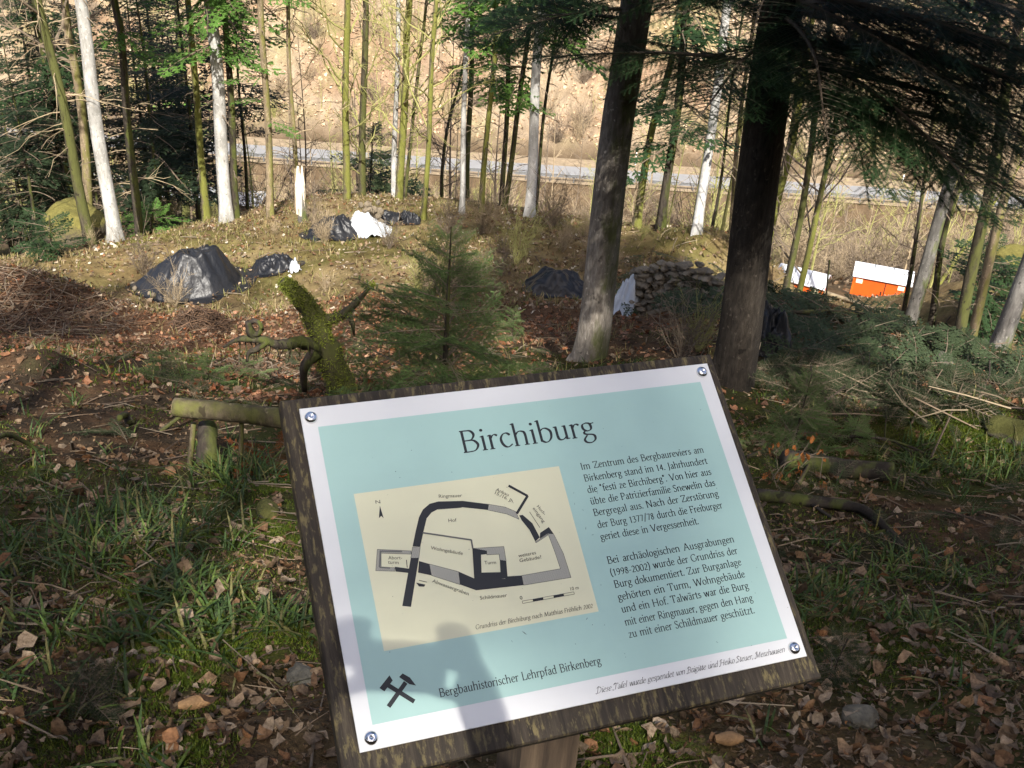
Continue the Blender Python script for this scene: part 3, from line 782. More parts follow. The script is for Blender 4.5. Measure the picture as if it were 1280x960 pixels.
T("beech_tree", "mossy trunk before the pale roof of the far hut, right of two", "tree", 'bark_moss', 8, [(1004, 340), (1022, 260), (1040, 184), (1060, 80)], 18.5, 13, 'bare', seed=36, h0=1.6, n=24)
T("young_tree", "thin dark bare sapling directly right of the orange hut", "tree", 'bark_dark', 6, [(1134, 362), (1146, 290), (1156, 225), (1166, 150)], 22, 8, 'bare', seed=37, h0=1.2, n=18, L=1.6)
T("fir_tree", "thick grey leaning trunk right of the orange hut", "tree", 'bark_grey', 16, [(1142, 382), (1172, 285), (1205, 169), (1235, 50)], 20, 17, 'fir', seed=38, h0=7)
T("young_tree", "slim dark curved trunk just right of the thick grey leaning one", "tree", 'bark_dark', 8, [(1168, 372), (1178, 310), (1190, 260), (1210, 200), (1226, 120)], 21, 12, 'bare', seed=39, h0=4)
T("beech_tree", "olive-brown trunk with low evergreen twigs at its foot near the right edge, left of two", "tree", 'bark_olive', 14, [(1204, 402), (1224, 295), (1242, 202), (1262, 90)], 16.5, 15, 'bare', seed=40, h0=5)
T("beech_tree", "brown trunk near the right edge leaning behind the olive-brown one", "tree", 'bark_tan', 11, [(1222, 395), (1245, 280), (1272, 187), (1298, 80)], 17.5, 15, 'bare', seed=41, h0=5)
T("fir_tree", "grey leaning trunk cut off by the right edge of the picture", "tree", 'bark_grey', 20, [(1248, 436), (1268, 380), (1292, 310), (1330, 190)], 13.5, 15, 'fir', seed=42, h0=6)
T("young_tree", "thin bright mossy sapling before the road at the far right", "tree", 'bark_moss', 5, [(1237, 262), (1262, 225), (1290, 180)], 40, 9, 'bare', seed=43, h0=3)

# broken snag
base, P, D = trunk_line([(379, 277), (375, 203)], None, 1.25)
t = thing("broken_snag", base.tolist(), "short broken tree stump with white splintered top in the clearing", "tree stump")
mb = MB(); C = curve_pts([base - (0, 0, .3), base, P[1] + (0, 0, .75) - (.03, 0, 0)], 12)
add_tube(mb, C, [.16, .15, .14, .125, .115, .11, .108, .106, .105, .104, .103, .102], 12); mb.build("trunk", M['bark_grey'], t, base, True)
top = C[-1]
mb = MB()
for k in range(9):
    a = k * .7; p = top + np.array([math.cos(a), math.sin(a), 0]) * .06
    add_tube(mb, [p - (0, 0, .5 + .1 * math.sin(k * 3)), p + (0, 0, .1), p + (0, 0, .42 + .12 * math.sin(k * 2.3))], [.055, .052, .014], 6)
mb.build("splintered_wood", plain("bleached_wood", (.66, .58, .46), .8, .2, var=.25, sc=9), t, base)
mb = MB(); p = at(374, 232, D)
# ------------------------------------------------------------------ the two large near firs and their boughs
def near_fir(label, barkm, w, pts, D, H, seed, low, hi_from, L, per=3, step=.6, flare=.14):
    base, P, D = trunk_line(pts, D, H)
    r0 = w * .5 * np.linalg.norm(base - CAM) / FPX
    t = thing("fir_tree", base.tolist(), label, "tree")
    mb, C, h, R = trunk_mesh(P, r0, H, seed, flare, 20)
    mb.build("trunk", M[barkm], t, base, True)
    r = np.random.default_rng(seed)
    meshes = near_fir.meshes
    for (hh, az, l, el) in low:                # each low bough is a part of its own
        src = meshes[int(r.integers(3))]
        o = src.copy(); col.objects.link(o); o.parent = t
        Rm = rotm(math.radians(az), math.radians(el), r.normal(0, .15)); s = l / 2.4
        o.matrix_local = Matrix(np.block([[Rm * s, (along(C, h, hh) - base)[:, None]], [np.zeros((1, 3)), np.ones((1, 1))]]).tolist())
    mb = MB(); fir_crown(mb, C, h, H, hi_from, L, seed, per, step, lod=B1)
    mb.build("crown", [M['needles'], M['twig']], t, base)
    return t, C, h, base

_hold = []
near_fir.meshes = []
for k, b in enumerate(B0):
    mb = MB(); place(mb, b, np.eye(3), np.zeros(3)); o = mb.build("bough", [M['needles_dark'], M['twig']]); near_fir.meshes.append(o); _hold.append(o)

# black fir right of centre: many heavy boughs, reaching left, right and towards the camera
low = []
_r = np.random.default_rng(77)
for hh, az, l, el in [(2.7, 165, 1.9, -4), (2.75, 10, 2.6, -6), (2.95, -25, 2.4, -10), (2.6, 60, 2.0, -8), (3.0, -60, 2.0, -8), (3.0, 235, 1.9, -6), (3.1, 270, 1.9, -4), (3.1, 345, 2.8, -8),
                      (3.3, 150, 2.3, 0), (3.6, 255, 2.1, 2), (3.7, 300, 2.2, 2), (3.9, 80, 2.2, 2), (4.0, 110, 2.2, 2), (4.1, 200, 2.4, 4), 
                      (4.4, 140, 2.4, 4), (4.5, 180, 2.4, 6), (4.6, 230, 2.2, 6), (4.7, 280, 2.2, 6), (4.7, 320, 2.4, 6),
                      (2.4, 5, 2.4, -10), (2.45, 330, 2.3, -12), (2.5, 28, 2.5, -8), (2.55, 350, 2.7, -8), (2.6, 290, 1.8, -12), (2.7, 310, 2.1, -10), (2.9, 15, 2.7, -6), (2.95, 40, 2.5, -6), (3.2, 172, 2.4, -2), (3.25, 335, 2.5, -6), ]:
    low.append((hh + (.34 if math.cos(math.radians(az)) > .3 else .12) + _r.normal(0, .05), az + _r.normal(0, 5), l * _r.uniform(.92, 1.08), el + 4))
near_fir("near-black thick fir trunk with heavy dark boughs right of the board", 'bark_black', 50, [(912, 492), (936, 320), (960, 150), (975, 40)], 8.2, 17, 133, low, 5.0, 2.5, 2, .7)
low = [(3.4, 150, 1.5, -4), (3.6, 30, 1.8, -2), (3.5, 200, 1.5, -2), (3.9, 340, 1.9, 0), (4.0, 260, 1.4, 2), (4.1, 100, 1.7, 2), (4.2, 60, 1.7, 2), (4.3, 170, 1.9, 4), (4.4, 300, 1.7, 2), (4.5, 20, 1.8, 4), (4.6, 210, 1.8, 4), (4.6, 130, 1.9, 4)]
near_fir("rough grey-brown fir trunk rising behind the upper edge of the board", 'bark_fir', 39, [(728, 462), (740, 420), (775, 150), (788, 60)], 9.4, 17, 127, low, 5.0, 1.9, 2, .8)
# a third fir just outside the right edge whose boughs hang into the picture
low = []
for hh, az, l, el in [(2.9, 190, 2.5, -8), (3.1, 165, 2.6, -4), (3.3, 150, 2.4, -2), (4.3, 140, 2.3, 4), 
                      (3.0, 250, 2.0, -6), (3.4, 290, 2.2, -4), (3.9, 330, 2.2, 0), (3.6, 60, 2.2, -2), (4.2, 20, 2.2, 2), (4.3, 100, 2.2, 2),
                      (3.0, 155, 2.5, -8), (3.2, 188, 2.8, -6), ]:
    low.append((hh + .78, az + _r.normal(0, 4), l, el))
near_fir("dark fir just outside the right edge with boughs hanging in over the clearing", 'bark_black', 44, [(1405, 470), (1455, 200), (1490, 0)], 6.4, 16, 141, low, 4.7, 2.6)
for o in _hold:
    bpy.data.objects.remove(o)

# ------------------------------------------------------------------ dark young spruces in the left background
_yl = ["dark young spruce at the far left edge with bare lower stem", "thin dark spruce second from the left edge beneath dead twigs", "dark spruce behind the curved mossy trunk", "dense dark young spruce left of the olive-brown fir",
       "dark spruce seen between the olive-brown fir and the second pale trunk", "dark spruce with bare stem behind the tan thin stem", "shadowy spruce behind the leftmost pale trunk", "low dark spruce right of the second pale trunk",
       "dark spruce filling the gap between the curved mossy trunk and the leftmost pale trunk", "broad dark spruce above the yellow mossy boulder", "dark spruce between the thin tan stem and the olive-brown fir", "far dark spruce cut off by the left edge of the picture"]
for k, (px, py, D, H, h0, L, w) in enumerate([(40, 250, 27, 6.2, 2.4, 1.2, 5), (22, 240, 30, 7, 1.8, 1.2, 5), (60, 235, 32, 9, 2, 1.4, 6), (200, 255, 28, 8, 1.0, 1.5, 6), (247, 255, 31, 9.5, 2.2, 1.6, 6), (188, 250, 33, 9, 2.8, 1.5, 5), (130, 250, 33, 10, 3.2, 1.6, 6), (310, 262, 33, 9, 3.6, 1.3, 5), (120, 252, 29, 7.5, .8, 1.6, 5), (82, 246, 31, 9, 1.0, 1.9, 6), (212, 258, 34, 10, 1.4, 1.9, 6), (2, 246, 31, 9, 1.0, 1.8, 6)]):
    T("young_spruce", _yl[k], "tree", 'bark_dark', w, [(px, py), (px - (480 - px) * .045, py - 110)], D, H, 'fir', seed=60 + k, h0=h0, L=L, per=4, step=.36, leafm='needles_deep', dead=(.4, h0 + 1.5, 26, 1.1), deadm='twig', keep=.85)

# evergreen twigs at the feet of some trunks, and a small fir in the valley
T("young_fir", "small dark fir below the olive-brown pair near the right edge", "tree", 'bark_dark', 4, [(1228, 372), (1232, 330)], 20, 2.4, 'fir', seed=71, h0=.3, L=1.3, per=5, step=.25, leafm='needles')
T("young_fir", "small fir in the brush to the left of the orange hut", "tree", 'bark_dark', 4, [(1036, 352), (1038, 325)], 16, 1.1, 'fir', seed=72, h0=.15, L=.55, per=4, step=.2, leafm='needles')
T("young_fir", "small fir in shade behind the white sheeted heap and the olive pair", "tree", 'bark_dark', 4, [(462, 255), (464, 215)], 30, 2.6, 'fir', seed=73, h0=.3, L=1.3, per=5, step=.3, leafm='needles_cut')
T("young_fir", "low bright green fir at the foot of the thin tan stem", "tree", 'bark_dark', 3, [(190, 282), (191, 262)], 25, 1.0, 'fir', seed=74, h0=.1, L=.7, per=5, step=.2, leafm='needles_lit')
T("young_fir", "low blue-green fir beside the yellow mossy boulder", "tree", 'bark_dark', 3, [(62, 298), (60, 270)], 20, .9, 'fir', seed=75, h0=.1, L=.7, per=5, step=.2, leafm='needles')

# ------------------------------------------------------------------ the little spruce behind the board, and fir seedlings
def little_spruce(label, base, H, L, seed, mat, per=5, step=.11):
    r = np.random.default_rng(seed)
    base = np.asarray(base, float)
    t = thing("spruce_sapling", base.tolist(), label, "sapling")
    mb = MB(); add_tube(mb, [base - (0, 0, .1), base + (0, 0, H * .5), base + (.01, 0, H)], [.018 * H, .011 * H, .003], 7); mb.build("trunk", M['bark_dark'], t, base)
    tpl = little_spruce.tpl
    mb = MB(); hh = .06 * H
    while hh < H * .97:
        f = hh / H
        for k in range(per):
            place(mb, tpl[r.integers(3)], rotm(r.uniform(0, 6.283), -.05 + .7 * f + r.normal(0, .1), r.normal(0, .4)), base + (0, 0, hh), (L * (1 - f) ** .8 * r.uniform(.75, 1.1) + .05) / .8)
        hh += step * (1 - .3 * f)
    mb.build("crown", [mat, M['twig']], t, base)
def sap_tpl(seed):
    tp = bough_tpl(seed, 2.4, 0)
    return tp
def small_bough(seed, L=.8):
    """A short bough with fewer, needle-covered twigs."""
    r = np.random.default_rng(seed); out = []
    ax = np.linspace(0, L, 7); P = np.stack([ax, 0 * ax, .04 * ax - .10 * ax ** 2], 1)
    V, Q, C = tube(P, np.linspace(.007, .002, 7), 4, False); out.append((V, Q, 1))
    B, D, Ln = [], [], []
    for a, b in zip(P[:-1], P[1:]): B.append(a); D.append((b - a) / np.linalg.norm(b - a)); Ln.append(np.linalg.norm(b - a))
    x = .1
    while x < L:
        for s in (-1, 1):
            l = (.36 * (L - x) + .05) * r.uniform(.7, 1.15); a = math.radians(r.uniform(45, 60))
            d = np.array([math.cos(a), s * math.sin(a), r.uniform(-.2, .15)]); d /= np.linalg.norm(d)
            b = np.array([x, 0, .04 * x - .1 * x * x]); B.append(b); D.append(d); Ln.append(l)
            V, Q, C = tube([b, b + d * l], [.0035, .0015], 3, False); out.append((V, Q, 1))
            for q in (.35, .6, .8):
                if l > .12:
                    for s3 in (-1, 1):
                        d3 = d * .6 + s3 * .75 * np.cross((0, 0, 1.), d); d3[2] += r.uniform(-.2, .1); d3 /= np.linalg.norm(d3)
                        B.append(b + d * l * q); D.append(d3); Ln.append(l * .38 * (1.2 - q * .5))
        x += .075
    B, D, Ln = np.array(B), np.array(D), np.array(Ln)
    S = np.cross((0, 0, 1.), D); S /= np.linalg.norm(S, axis=1)[:, None]; N = np.cross(D, S)
    VV, FF, o = [], [], 0
    n = len(B)
    for k in range(16):
        tt = (k + .5) / 16
        for j in range(4):
            an = j * 1.57 + k * 1.1 + r.uniform(-.3, .3, n); ln = .017 * r.uniform(.75, 1.15, n)
            rad = S * np.cos(an)[:, None] + N * np.sin(an)[:, None]
            b = B + D * (Ln * tt)[:, None]; w = np.cross(rad, D) * .0012
            VV += [b - w, b + w, b + rad * ln[:, None] * .85 + D * (ln * .6)[:, None]]
            q = np.arange(n); FF.append(np.stack([o + q, o + n + q, o + 2 * n + q], 1)); o += 3 * n
    out.append((np.concatenate(VV), np.concatenate(FF), 0))
    return out
little_spruce.tpl = [small_bough(k) for k in (31, 32, 33)]
M['needles_sap'] = foliage("sapling_needles", (.12, .185, .06), .25)
b = at(556, 480, 5.7); b[2] = hgt(b[0], b[1])
tp = at(558, 283, 5.7)
little_spruce("bushy green young spruce rising behind the middle of the board", b, tp[2] - b[2], 1.04, 5, M['needles_sap'], 5, .115)
for k, (px, py, H, L, lab) in enumerate([
        (990, 566, .62, .42, "green fir sapling right of the board beside the dark log"), (1062, 560, .26, .3, "low fir seedling right of the larger fir sapling"),
        (205, 478, .32, .28, "small blue-green fir seedling above the long log's cut end"), (262, 480, .28, .25, "small fir seedling above the propped log"), (640, 428, .42, .36, "fir seedling between the young spruce and the grey-brown fir"),
        (318, 470, .25, .2, "small fir seedling beside the mossy dead stump"), (880, 565, .3, .3, "fir seedling at the foot of the near-black fir")]):
    p = gh(px, py)
    little_spruce(lab, p, H, L, 40 + k, M['needles_sap'], 5, .07)
# sprouts on the forest floor
for k, (px, py, H, lab) in enumerate([(1040, 850, .16, "tiny upright fir sprout in the leaves below the board's right corner"), (115, 890, .12, "tiny fir sprout in the leaves at lower left")]):
    little_spruce(lab, gh(px, py), H, .10, 80 + k, M['needles_cut'], 4, .03)

# ------------------------------------------------------------------ bare shrubs and saplings in the valley and on the far slope
def shrub_mesh(seed, n, H, spread):
    r = np.random.default_rng(seed); mb = MB()
    for k in range(n):
        az = r.uniform(0, 6.283); s = r.uniform(0, spread); hgt_ = H * r.uniform(.5, 1)
        d = np.array([math.cos(az) * s, math.sin(az) * s, 1.0]); t = np.linspace(0, 1, 6)[:, None]
        S = np.array([math.cos(az), math.sin(az), 0]) * .15 * s + d * hgt_ * t + r.normal(0, .04, (6, 3)) * hgt_ * t
        add_tube(mb, S, np.linspace(.016 * H ** .5, .008, 6), 3, False)
        for j in range(9):
            q = r.integers(1, 6); dd = d / np.linalg.norm(d) + r.normal(0, .55, 3); l = hgt_ * r.uniform(.15, .4)
            e = S[q] + dd * l
            add_tube(mb, [S[q], S[q] + dd * l * .5 + r.normal(0, .03, 3) * l, e], [.011, .009, .006], 3, False)
            for _ in range(3):
                d3 = dd + r.normal(0, .6, 3); b3 = S[q] + dd * l * r.uniform(.4, 1)
                add_tube(mb, [b3, b3 + d3 * l * .5], [.008, .006], 3, False)
    return mb
sh = []
for k, mt in enumerate(['twig', 'twig_tan', 'twig_olive', 'twig', 'twig_tan']):
    o = shrub_mesh(200 + k, 14, 2.2, .7).build("bare_shrub", M[mt]); sh.append(o)
def bare_stem(seed, H):
    r = np.random.default_rng(seed); mb = MB()
    C = curve_pts([(0, 0, -.3), (r.normal(0, .1), r.normal(0, .1), H * .4), (r.normal(0, .3), r.normal(0, .3), H)], 12); hh = np.linspace(0, H + .3, 12)
    add_tube(mb, C, np.linspace(.07, .008, 12), 5, False)
    bare_crown(mb, C, hh, .07, H, H * .25, 18, 2.2, seed, twigs=4)
    return mb
st = [bare_stem(230 + k, 8 + k).build("bare_sapling", M[m]) for k, m in enumerate(['twig_olive', 'twig', 'twig_tan', 'twig_olive'])]
_used = set()
def put(src, px, py, D, s, label, group, cat, r):
    p = at(px, py, D); p[2] = hgt(p[0], p[1]) - .05
    o = src if src.name not in _used else src.copy()
    if src.name not in _used: _used.add(src.name)
    else: col.objects.link(o)
    o.location = p.tolist(); o.rotation_euler = (0, 0, r.uniform(0, 6.28)); o.scale = (s, s, s * r.uniform(.85, 1.2))
    tag(o, label, cat, group)
r = np.random.default_rng(9)
for k in range(70):                              # brush between the clearing and the road
    px = r.uniform(-40, 1320); D = r.uniform(31, 82)
    if px < 1000 and px > 560 and D < 40 and k % 2: D += 25
    put(sh[k % 5], px, 240, D, r.uniform(.55, 1.15), "bare twiggy shrub on the brown valley side before the road", "bare shrubs below the clearing", "shrub", r)
for k in range(34):                              # denser by the orange hut and towards the right
    put(sh[k % 5], r.uniform(985, 1290), 300, r.uniform(36, 76), r.uniform(.6, 1.1), "bare twiggy shrub on the brown valley side before the road", "bare shrubs below the clearing", "shrub", r)
for k in range(140):
    put(st[k % 4], r.uniform(-60, 1340), 240, r.uniform(30, 84), r.uniform(.5, 1.0), "thin bare sapling standing in the valley before the road", "thin saplings in the valley", "tree", r)
for k in range(80):
    put(st[k % 4], r.uniform(-60, 1340), 60, r.uniform(97, 118), r.uniform(.4, .8), "thin bare sapling on the sunlit leaf-covered slope beyond the road", "thin saplings on the far slope", "tree", r)
for k in range(75):                              # along the road's near verge
    put(sh[k % 5], r.uniform(-60, 1340), 200, r.uniform(80.5, 86.5), r.uniform(.4, .85), "bare twiggy shrub on the brown valley side before the road", "bare shrubs below the clearing", "shrub", r)
for k in range(110):
    put(sh[k % 5], r.uniform(-60, 1340), 60, r.uniform(95, 118), r.uniform(.6, 1.3), "bare shrub on the sunlit leaf-covered slope beyond the road", "bare shrubs on the far slope", "shrub", r)
# dry stems that stand in the clearing itself
for k, (px, py, s, lab) in enumerate([(610, 292, .38, "dry twiggy bush left of the brightest white trunk's foot"), (560, 298, .35, "dry twiggy bush at the clearing edge above the young spruce"), (690, 285, .45, "dry twiggy bush right of the brightest white trunk's foot"), (645, 330, .4, "dry brown bush beside the middle black sheet"), (760, 290, .45, "dry bush left of the luminous mossy trunk"),
                                       (240, 360, .3, "thin dry weed stems in front of the large black heap"), (180, 345, .32, "thin dry weed stems left of the large black heap"), (850, 450, .26, "dry stalks in front of the rubble wall"), (872, 440, .22, "dry stalks left of the near-black fir"), (1045, 318, .8, "reddish brown bare bush behind the two pale-roofed huts"), (930, 318, .4, "dry bush behind the near-black fir")]):
    p = gh(px, py); o = sh[(k * 2 + 1) % 5].copy(); col.objects.link(o); o.location = p.tolist(); o.scale = (s, s, s); o.rotation_euler = (0, 0, k * 1.3); tag(o, lab, "bush"); o.name = "dry_bush"

r = np.random.default_rng(77)
for k in range(34):                              # low dry weeds all over the clearing
    px, py = r.uniform(90, 900), r.uniform(285, 385)
    if 160 < px < 310 and py < 372: px += 220
    p = gh(px, py); o = sh[int(r.integers(5))].copy(); col.objects.link(o); s_ = r.uniform(.10, .24); o.location = p.tolist(); o.scale = (s_, s_, s_ * 1.2); o.rotation_euler = (0, 0, r.uniform(0, 6)); o.name = "dry_weed"
    tag(o, "low dry weed tuft among leaves and grass in the clearing", "weed", "dry weed tufts in the clearing")
# ------------------------------------------------------------------ the information board
EX = np.array([0.93049232, 0.36511681, -0.02955935]); EY = np.array([-0.29376465, 0.79185512, 0.53541366])
EX = EX / np.linalg.norm(EX); EY = EY - EX * (EX @ EY); EY /= np.linalg.norm(EY)
EN = np.cross(EX, EY)                                    # out of the sheet, towards the reader
OS = CAM + np.array([-0.14244279, 0.83115138, -1.02138933])
BOARD_ROT = Matrix(((EX[0], EY[0], EN[0], OS[0]), (EX[1], EY[1], EN[1], OS[1]), (EX[2], EY[2], EN[2], OS[2]), (0, 0, 0, 1)))
DARK = [[(80.2, 156.3), (90.4, 153.3), (112.4, 211.5), (102.4, 213.1)], [(107.6, 227.4), (115.5, 246.4), (123.2, 263.3), (130.2, 272.6), (140.4, 278.9), (152.2, 280.3), (183.5, 276.4), (216.5, 267.0), (213.4, 259.5), (181.5, 268.0), (150.0, 270.4), (140.4, 267.1), (132.7, 260.5), (124.9, 243.7), (117.2, 225.8)], [(252.8, 246.0), (257.6, 246.1), (267.6, 233.1), (272.6, 213.1), (265.3, 208.5), (261.5, 224.9), (254.5, 239.1)], [(274.6, 218.8), (288.2, 224.7), (292.2, 214.7), (284.7, 216.5), (272.1, 211.4)], [(111.7, 207.8), (123.6, 202.1), (123.4, 187.2), (107.5, 193.6)], [(158.0, 186.4), (175.5, 174.7), (214.5, 167.6), (216.5, 170.3), (236.6, 168.2), (236.0, 155.7), (174.5, 159.5), (156.3, 170.0)], [(181.8, 212.9), (199.5, 206.7), (198.5, 202.5), (191.0, 202.9), (186.4, 180.4), (210.4, 176.9), (213.4, 192.4), (221.3, 189.8), (217.8, 167.6), (176.1, 172.1)], [(80.6, 205.5), (97.8, 200.2), (95.6, 195.1), (80.6, 199.3)], [(102.6, 181.6), (113.4, 177.3), (111.4, 174.9), (105.1, 176.3)], [(77.4, 285.8), (73.1, 269.7), (76.5, 272.2), (79.0, 268.8)]]
HATCH = [[(102.4, 213.1), (112.4, 211.5), (117.2, 225.8), (107.4, 226.6)], [(216.5, 267.0), (237.2, 259.9), (249.7, 251.8), (251.5, 240.9), (237.4, 250.2), (213.4, 259.5)], [(284.7, 216.5), (292.2, 214.7), (298.3, 187.5), (300.1, 155.0), (236.0, 155.7), (236.6, 168.2), (289.1, 168.4), (287.5, 191.9)], [(123.6, 202.1), (158.0, 186.4), (156.3, 170.0), (123.4, 187.2)], [(183.0, 212.7), (222.8, 208.8), (221.3, 189.8), (213.4, 192.4), (214.2, 199.9), (198.4, 201.7), (199.5, 206.7)], [(63.7, 230.7), (104.7, 222.0), (103.9, 217.9), (67.4, 225.1), (64.2, 208.2), (80.4, 204.3), (80.0, 199.9), (56.8, 204.5)], [(265.1, 208.0), (284.5, 216.0), (283.5, 214.0), (266.1, 206.8)], [(149.6, 272.3), (180.6, 269.7), (180.2, 267.9), (149.2, 270.0)]]
WALL_LINES = [([(248.8, 287.7), (270.4, 270.2), (250.4, 249.1)], 14), ([(123.9, 242.6), (183.0, 223.7), (182.3, 212.8)], 9), ([(182.3, 212.8), (175.7, 173.4)], 4), ([(67.9, 227.5), (93.3, 222.9)], 8), ([(67.1, 228.1), (62.2, 208.1)], 9), ([(62.2, 207.8), (74.4, 204.8)], 7), ([(267.6, 248.6), (275.9, 225.8)], 3), ([(106.7, 183.8), (115.7, 179.9)], 3), ([(96.5, 211.6), (95.5, 201.8)], 4)]
BODY = [('Im Zentrum des Bergbaureviers am', 353.5, 295.4, 539.3, 295.7), ('Birkenberg stand im 14. Jahrhundert', 353.7, 278.6, 539.1, 278.7), ('die "festi ze Birchiberg". Von hier aus', 353.8, 261.9, 539.6, 262.5), ('übte die Patrizierfamilie Snewelin das', 353.5, 246.0, 540.1, 245.7), ('Bergregal aus. Nach der Zerstörung', 353.4, 229.9, 539.8, 229.9), ('der Burg 1377/78 durch die Freiburger', 354.2, 212.6, 540.0, 213.4), ('geriet diese in Vergessenheit.', 353.7, 196.5, 498.0, 196.5), ('Bei archäologischen Ausgrabungen', 354.0, 163.9, 540.9, 164.4), ('(1998-2002) wurde der Grundriss der', 353.7, 147.7, 540.2, 148.0), ('Burg dokumentiert. Zur Burganlage', 354.3, 131.4, 540.2, 132.5), ('gehörten ein Turm, Wohngebäude', 354.5, 115.2, 539.8, 115.5), ('und ein Hof. Talwärts war die Burg', 354.7, 99.0, 539.6, 99.7), ('mit einer Ringmauer, gegen den Hang', 354.5, 82.5, 539.9, 82.9), ('zu mit einer Schildmauer geschützt.', 354.7, 66.7, 536.7, 67.1)]
MAP_LABELS = [('N', 72.8, 289.0, 78.7, 288.7), ('Ringmauer', 153.9, 284.8, 184.1, 281.6), ('Hof', 159.3, 251.2, 169.9, 250.4), ('Wohngebäude', 129.1, 220.1, 167.6, 206.3), ('Abort-', 74.6, 215.9, 91.4, 213.2), ('turm', 73.1, 210.5, 85.9, 207.8), ('Turm', 192.5, 190.0, 207.4, 188.0), ('weiteres', 238.6, 191.6, 262.3, 192.1), ('Gebäude?', 238.5, 185.2, 268.0, 185.5), ('Abwassergraben', 122.1, 178.8, 163.4, 154.9), ('Schildmauer', 176.9, 147.2, 211.5, 144.9), ('Anbau', 229.7, 283.7, 244.5, 273.5), ('15./16. Jh.', 227.3, 279.3, 249.2, 263.4), ('Hoch-', 278.9, 254.1, 285.8, 241.0), ('eingang', 272.6, 252.4, 281.8, 231.0), ('0', 227.0, 138.5, 230.3, 138.4), ('10 m', 295.0, 138.5, 306.2, 138.6)]
board_mid = OS + EX * .29 + EY * .2
sign = thing("information_board", (0, 0, 0), "tilted wooden information board with pale turquoise sheet about a castle ruin, on a post", "information board")
sign.matrix_world = BOARD_ROT
mm_ = .001
def sheet_mb(): return MB()
def poly(mb, pts, z, mi=0):
    V = np.array([(x * mm_, y * mm_, z * mm_) for x, y in pts])
    a = sum(V[i - 1][0] * V[i][1] - V[i][0] * V[i - 1][1] for i in range(len(V)))
    idx = np.arange(len(V)) if a > 0 else np.arange(len(V))[::-1]
    mb.add(V, idx[None], mi)
def thick(mb, pts, w, z, mi=0, ext=0):
    pts = [np.array(p, float) for p in pts]
    for a, b in zip(pts[:-1], pts[1:]):
        d = (b - a) / np.linalg.norm(b - a); n = np.array([-d[1], d[0]]) * w / 2; a2, b2 = a - d * ext, b + d * ext
        poly(mb, [a2 + n, a2 - n, b2 - n, b2 + n], z, mi); z += .004

# weathered board: bevelled slab, grain along the short side
m, nt, b = new_mat("weathered_board_wood")
v = coords(nt, (95, 6, 20)); v2 = coords(nt, (75, 20, 20)); v3 = coords(nt, (6, 4, 4))
n1 = nz(nt, v, 1.0, 6, .7); n2 = nz(nt, v2, 2.0, 6, .7); n3 = nz(nt, v3, 2.0, 4)
c = ramp(nt, n1, [(.30, (.010, .008, .006)), (.52, (.040, .030, .021)), (.74, (.12, .095, .062))])
c = mixc(nt, ramp(nt, n2, [(.52, 0.0), (.62, .8)]), c, (.20, .16, .07))
c = mixc(nt, ramp(nt, n3, [(.35, 0.0), (.65, .6)]), c, (.025, .02, .015))
nt.links.new(c, b.inputs["Base Color"]); b.inputs["Roughness"].default_value = .75; b.inputs["Specular IOR Level"].default_value = .3
bump(nt, b, n1, .8, .003)
def slab(mb, x0, x1, y0, y1, z0, z1, bev):
    V = []
    for z, e in ((z0, bev), (z0 + bev, 0), (z1 - bev, 0), (z1, bev)):
        V += [(x0 + e, y0 + e, z), (x1 - e, y0 + e, z), (x1 - e, y1 - e, z), (x0 + e, y1 - e, z)]
    V = np.array(V, float) * mm_; F = [(3, 2, 1, 0), (12, 13, 14, 15)]
    for k in range(3):
        for j in range(4): F.append((k * 4 + j, k * 4 + (j + 1) % 4, k * 4 + 4 + (j + 1) % 4, k * 4 + 4 + j))
    mb.add(V, F)
mb = MB(); slab(mb, -22, 602.5, -30, 446, -31, -3.2, 2.2); mb.build("board", m, sign)

def printed(name, c, dirt=.12, rough=.35):
    m, nt, b = new_mat(name)
    n = nz(nt, coords(nt, (14, 14, 14)), 1.0, 5); sp = nz(nt, coords(nt), 260, 2)
    cc = mixc(nt, ramp(nt, n, [(.4, 0.0), (.75, dirt)]), c, tuple(x * .72 for x in c))
    cc = mixc(nt, ramp(nt, sp, [(.76, 0.0), (.80, .35)]), cc, tuple(x * .45 for x in c))
    n5 = nz(nt, coords(nt, (3, 40, 1)), 1.2, 6, .7)
    cc = mixc(nt, ramp(nt, n5, [(.55, 0.0), (.8, dirt * .8)]), cc, tuple(x * .8 for x in c))
    nt.links.new(cc, b.inputs["Base Color"]); b.inputs["Roughness"].default_value = rough; b.inputs["Specular IOR Level"].default_value = .35
    return m
P_white = printed("printed_white", (.66, .665, .67)); P_teal = printed("printed_turquoise", (.365, .545, .505)); P_cream = printed("printed_cream", (.66, .645, .455))
ink = plain("black_ink", (.018, .020, .024), .45, .3, var=.1); ink_red = plain("dark_ink", (.05, .02, .025), .5, .3, var=.1)
mb = MB(); slab(mb, 0, 590, 0, 430, -3.0, 0, .5); sheet = mb.build("sheet", P_white, sign)
mb = MB(); poly(mb, [(19.3, 402), (569, 402), (570, 27), (19.3, 27)], .15); mb.build("turquoise_field", P_teal, sheet)
m, nt, b = new_mat("hatched_print")
w = nd(nt, "ShaderNodeTexWave", Scale=330.0); w.bands_direction = 'DIAGONAL'; nt.links.new(coords(nt), w.inputs["Vector"])
nt.links.new(ramp(nt, w.outputs["Fac"], [(.25, (.16, .16, .15)), (.6, (.42, .41, .34))]), b.inputs["Base Color"]); b.inputs["Roughness"].default_value = .45
mb = MB(); z = .42
poly(mb, [(48, 306), (324, 305), (324.5, 106.5), (48.2, 107)], .30, 0)
for q in HATCH: poly(mb, q, z, 2); thick(mb, q + q[:1], .5, z + .02, 1); z += .03
for q in DARK: poly(mb, q, z, 1); z += .03
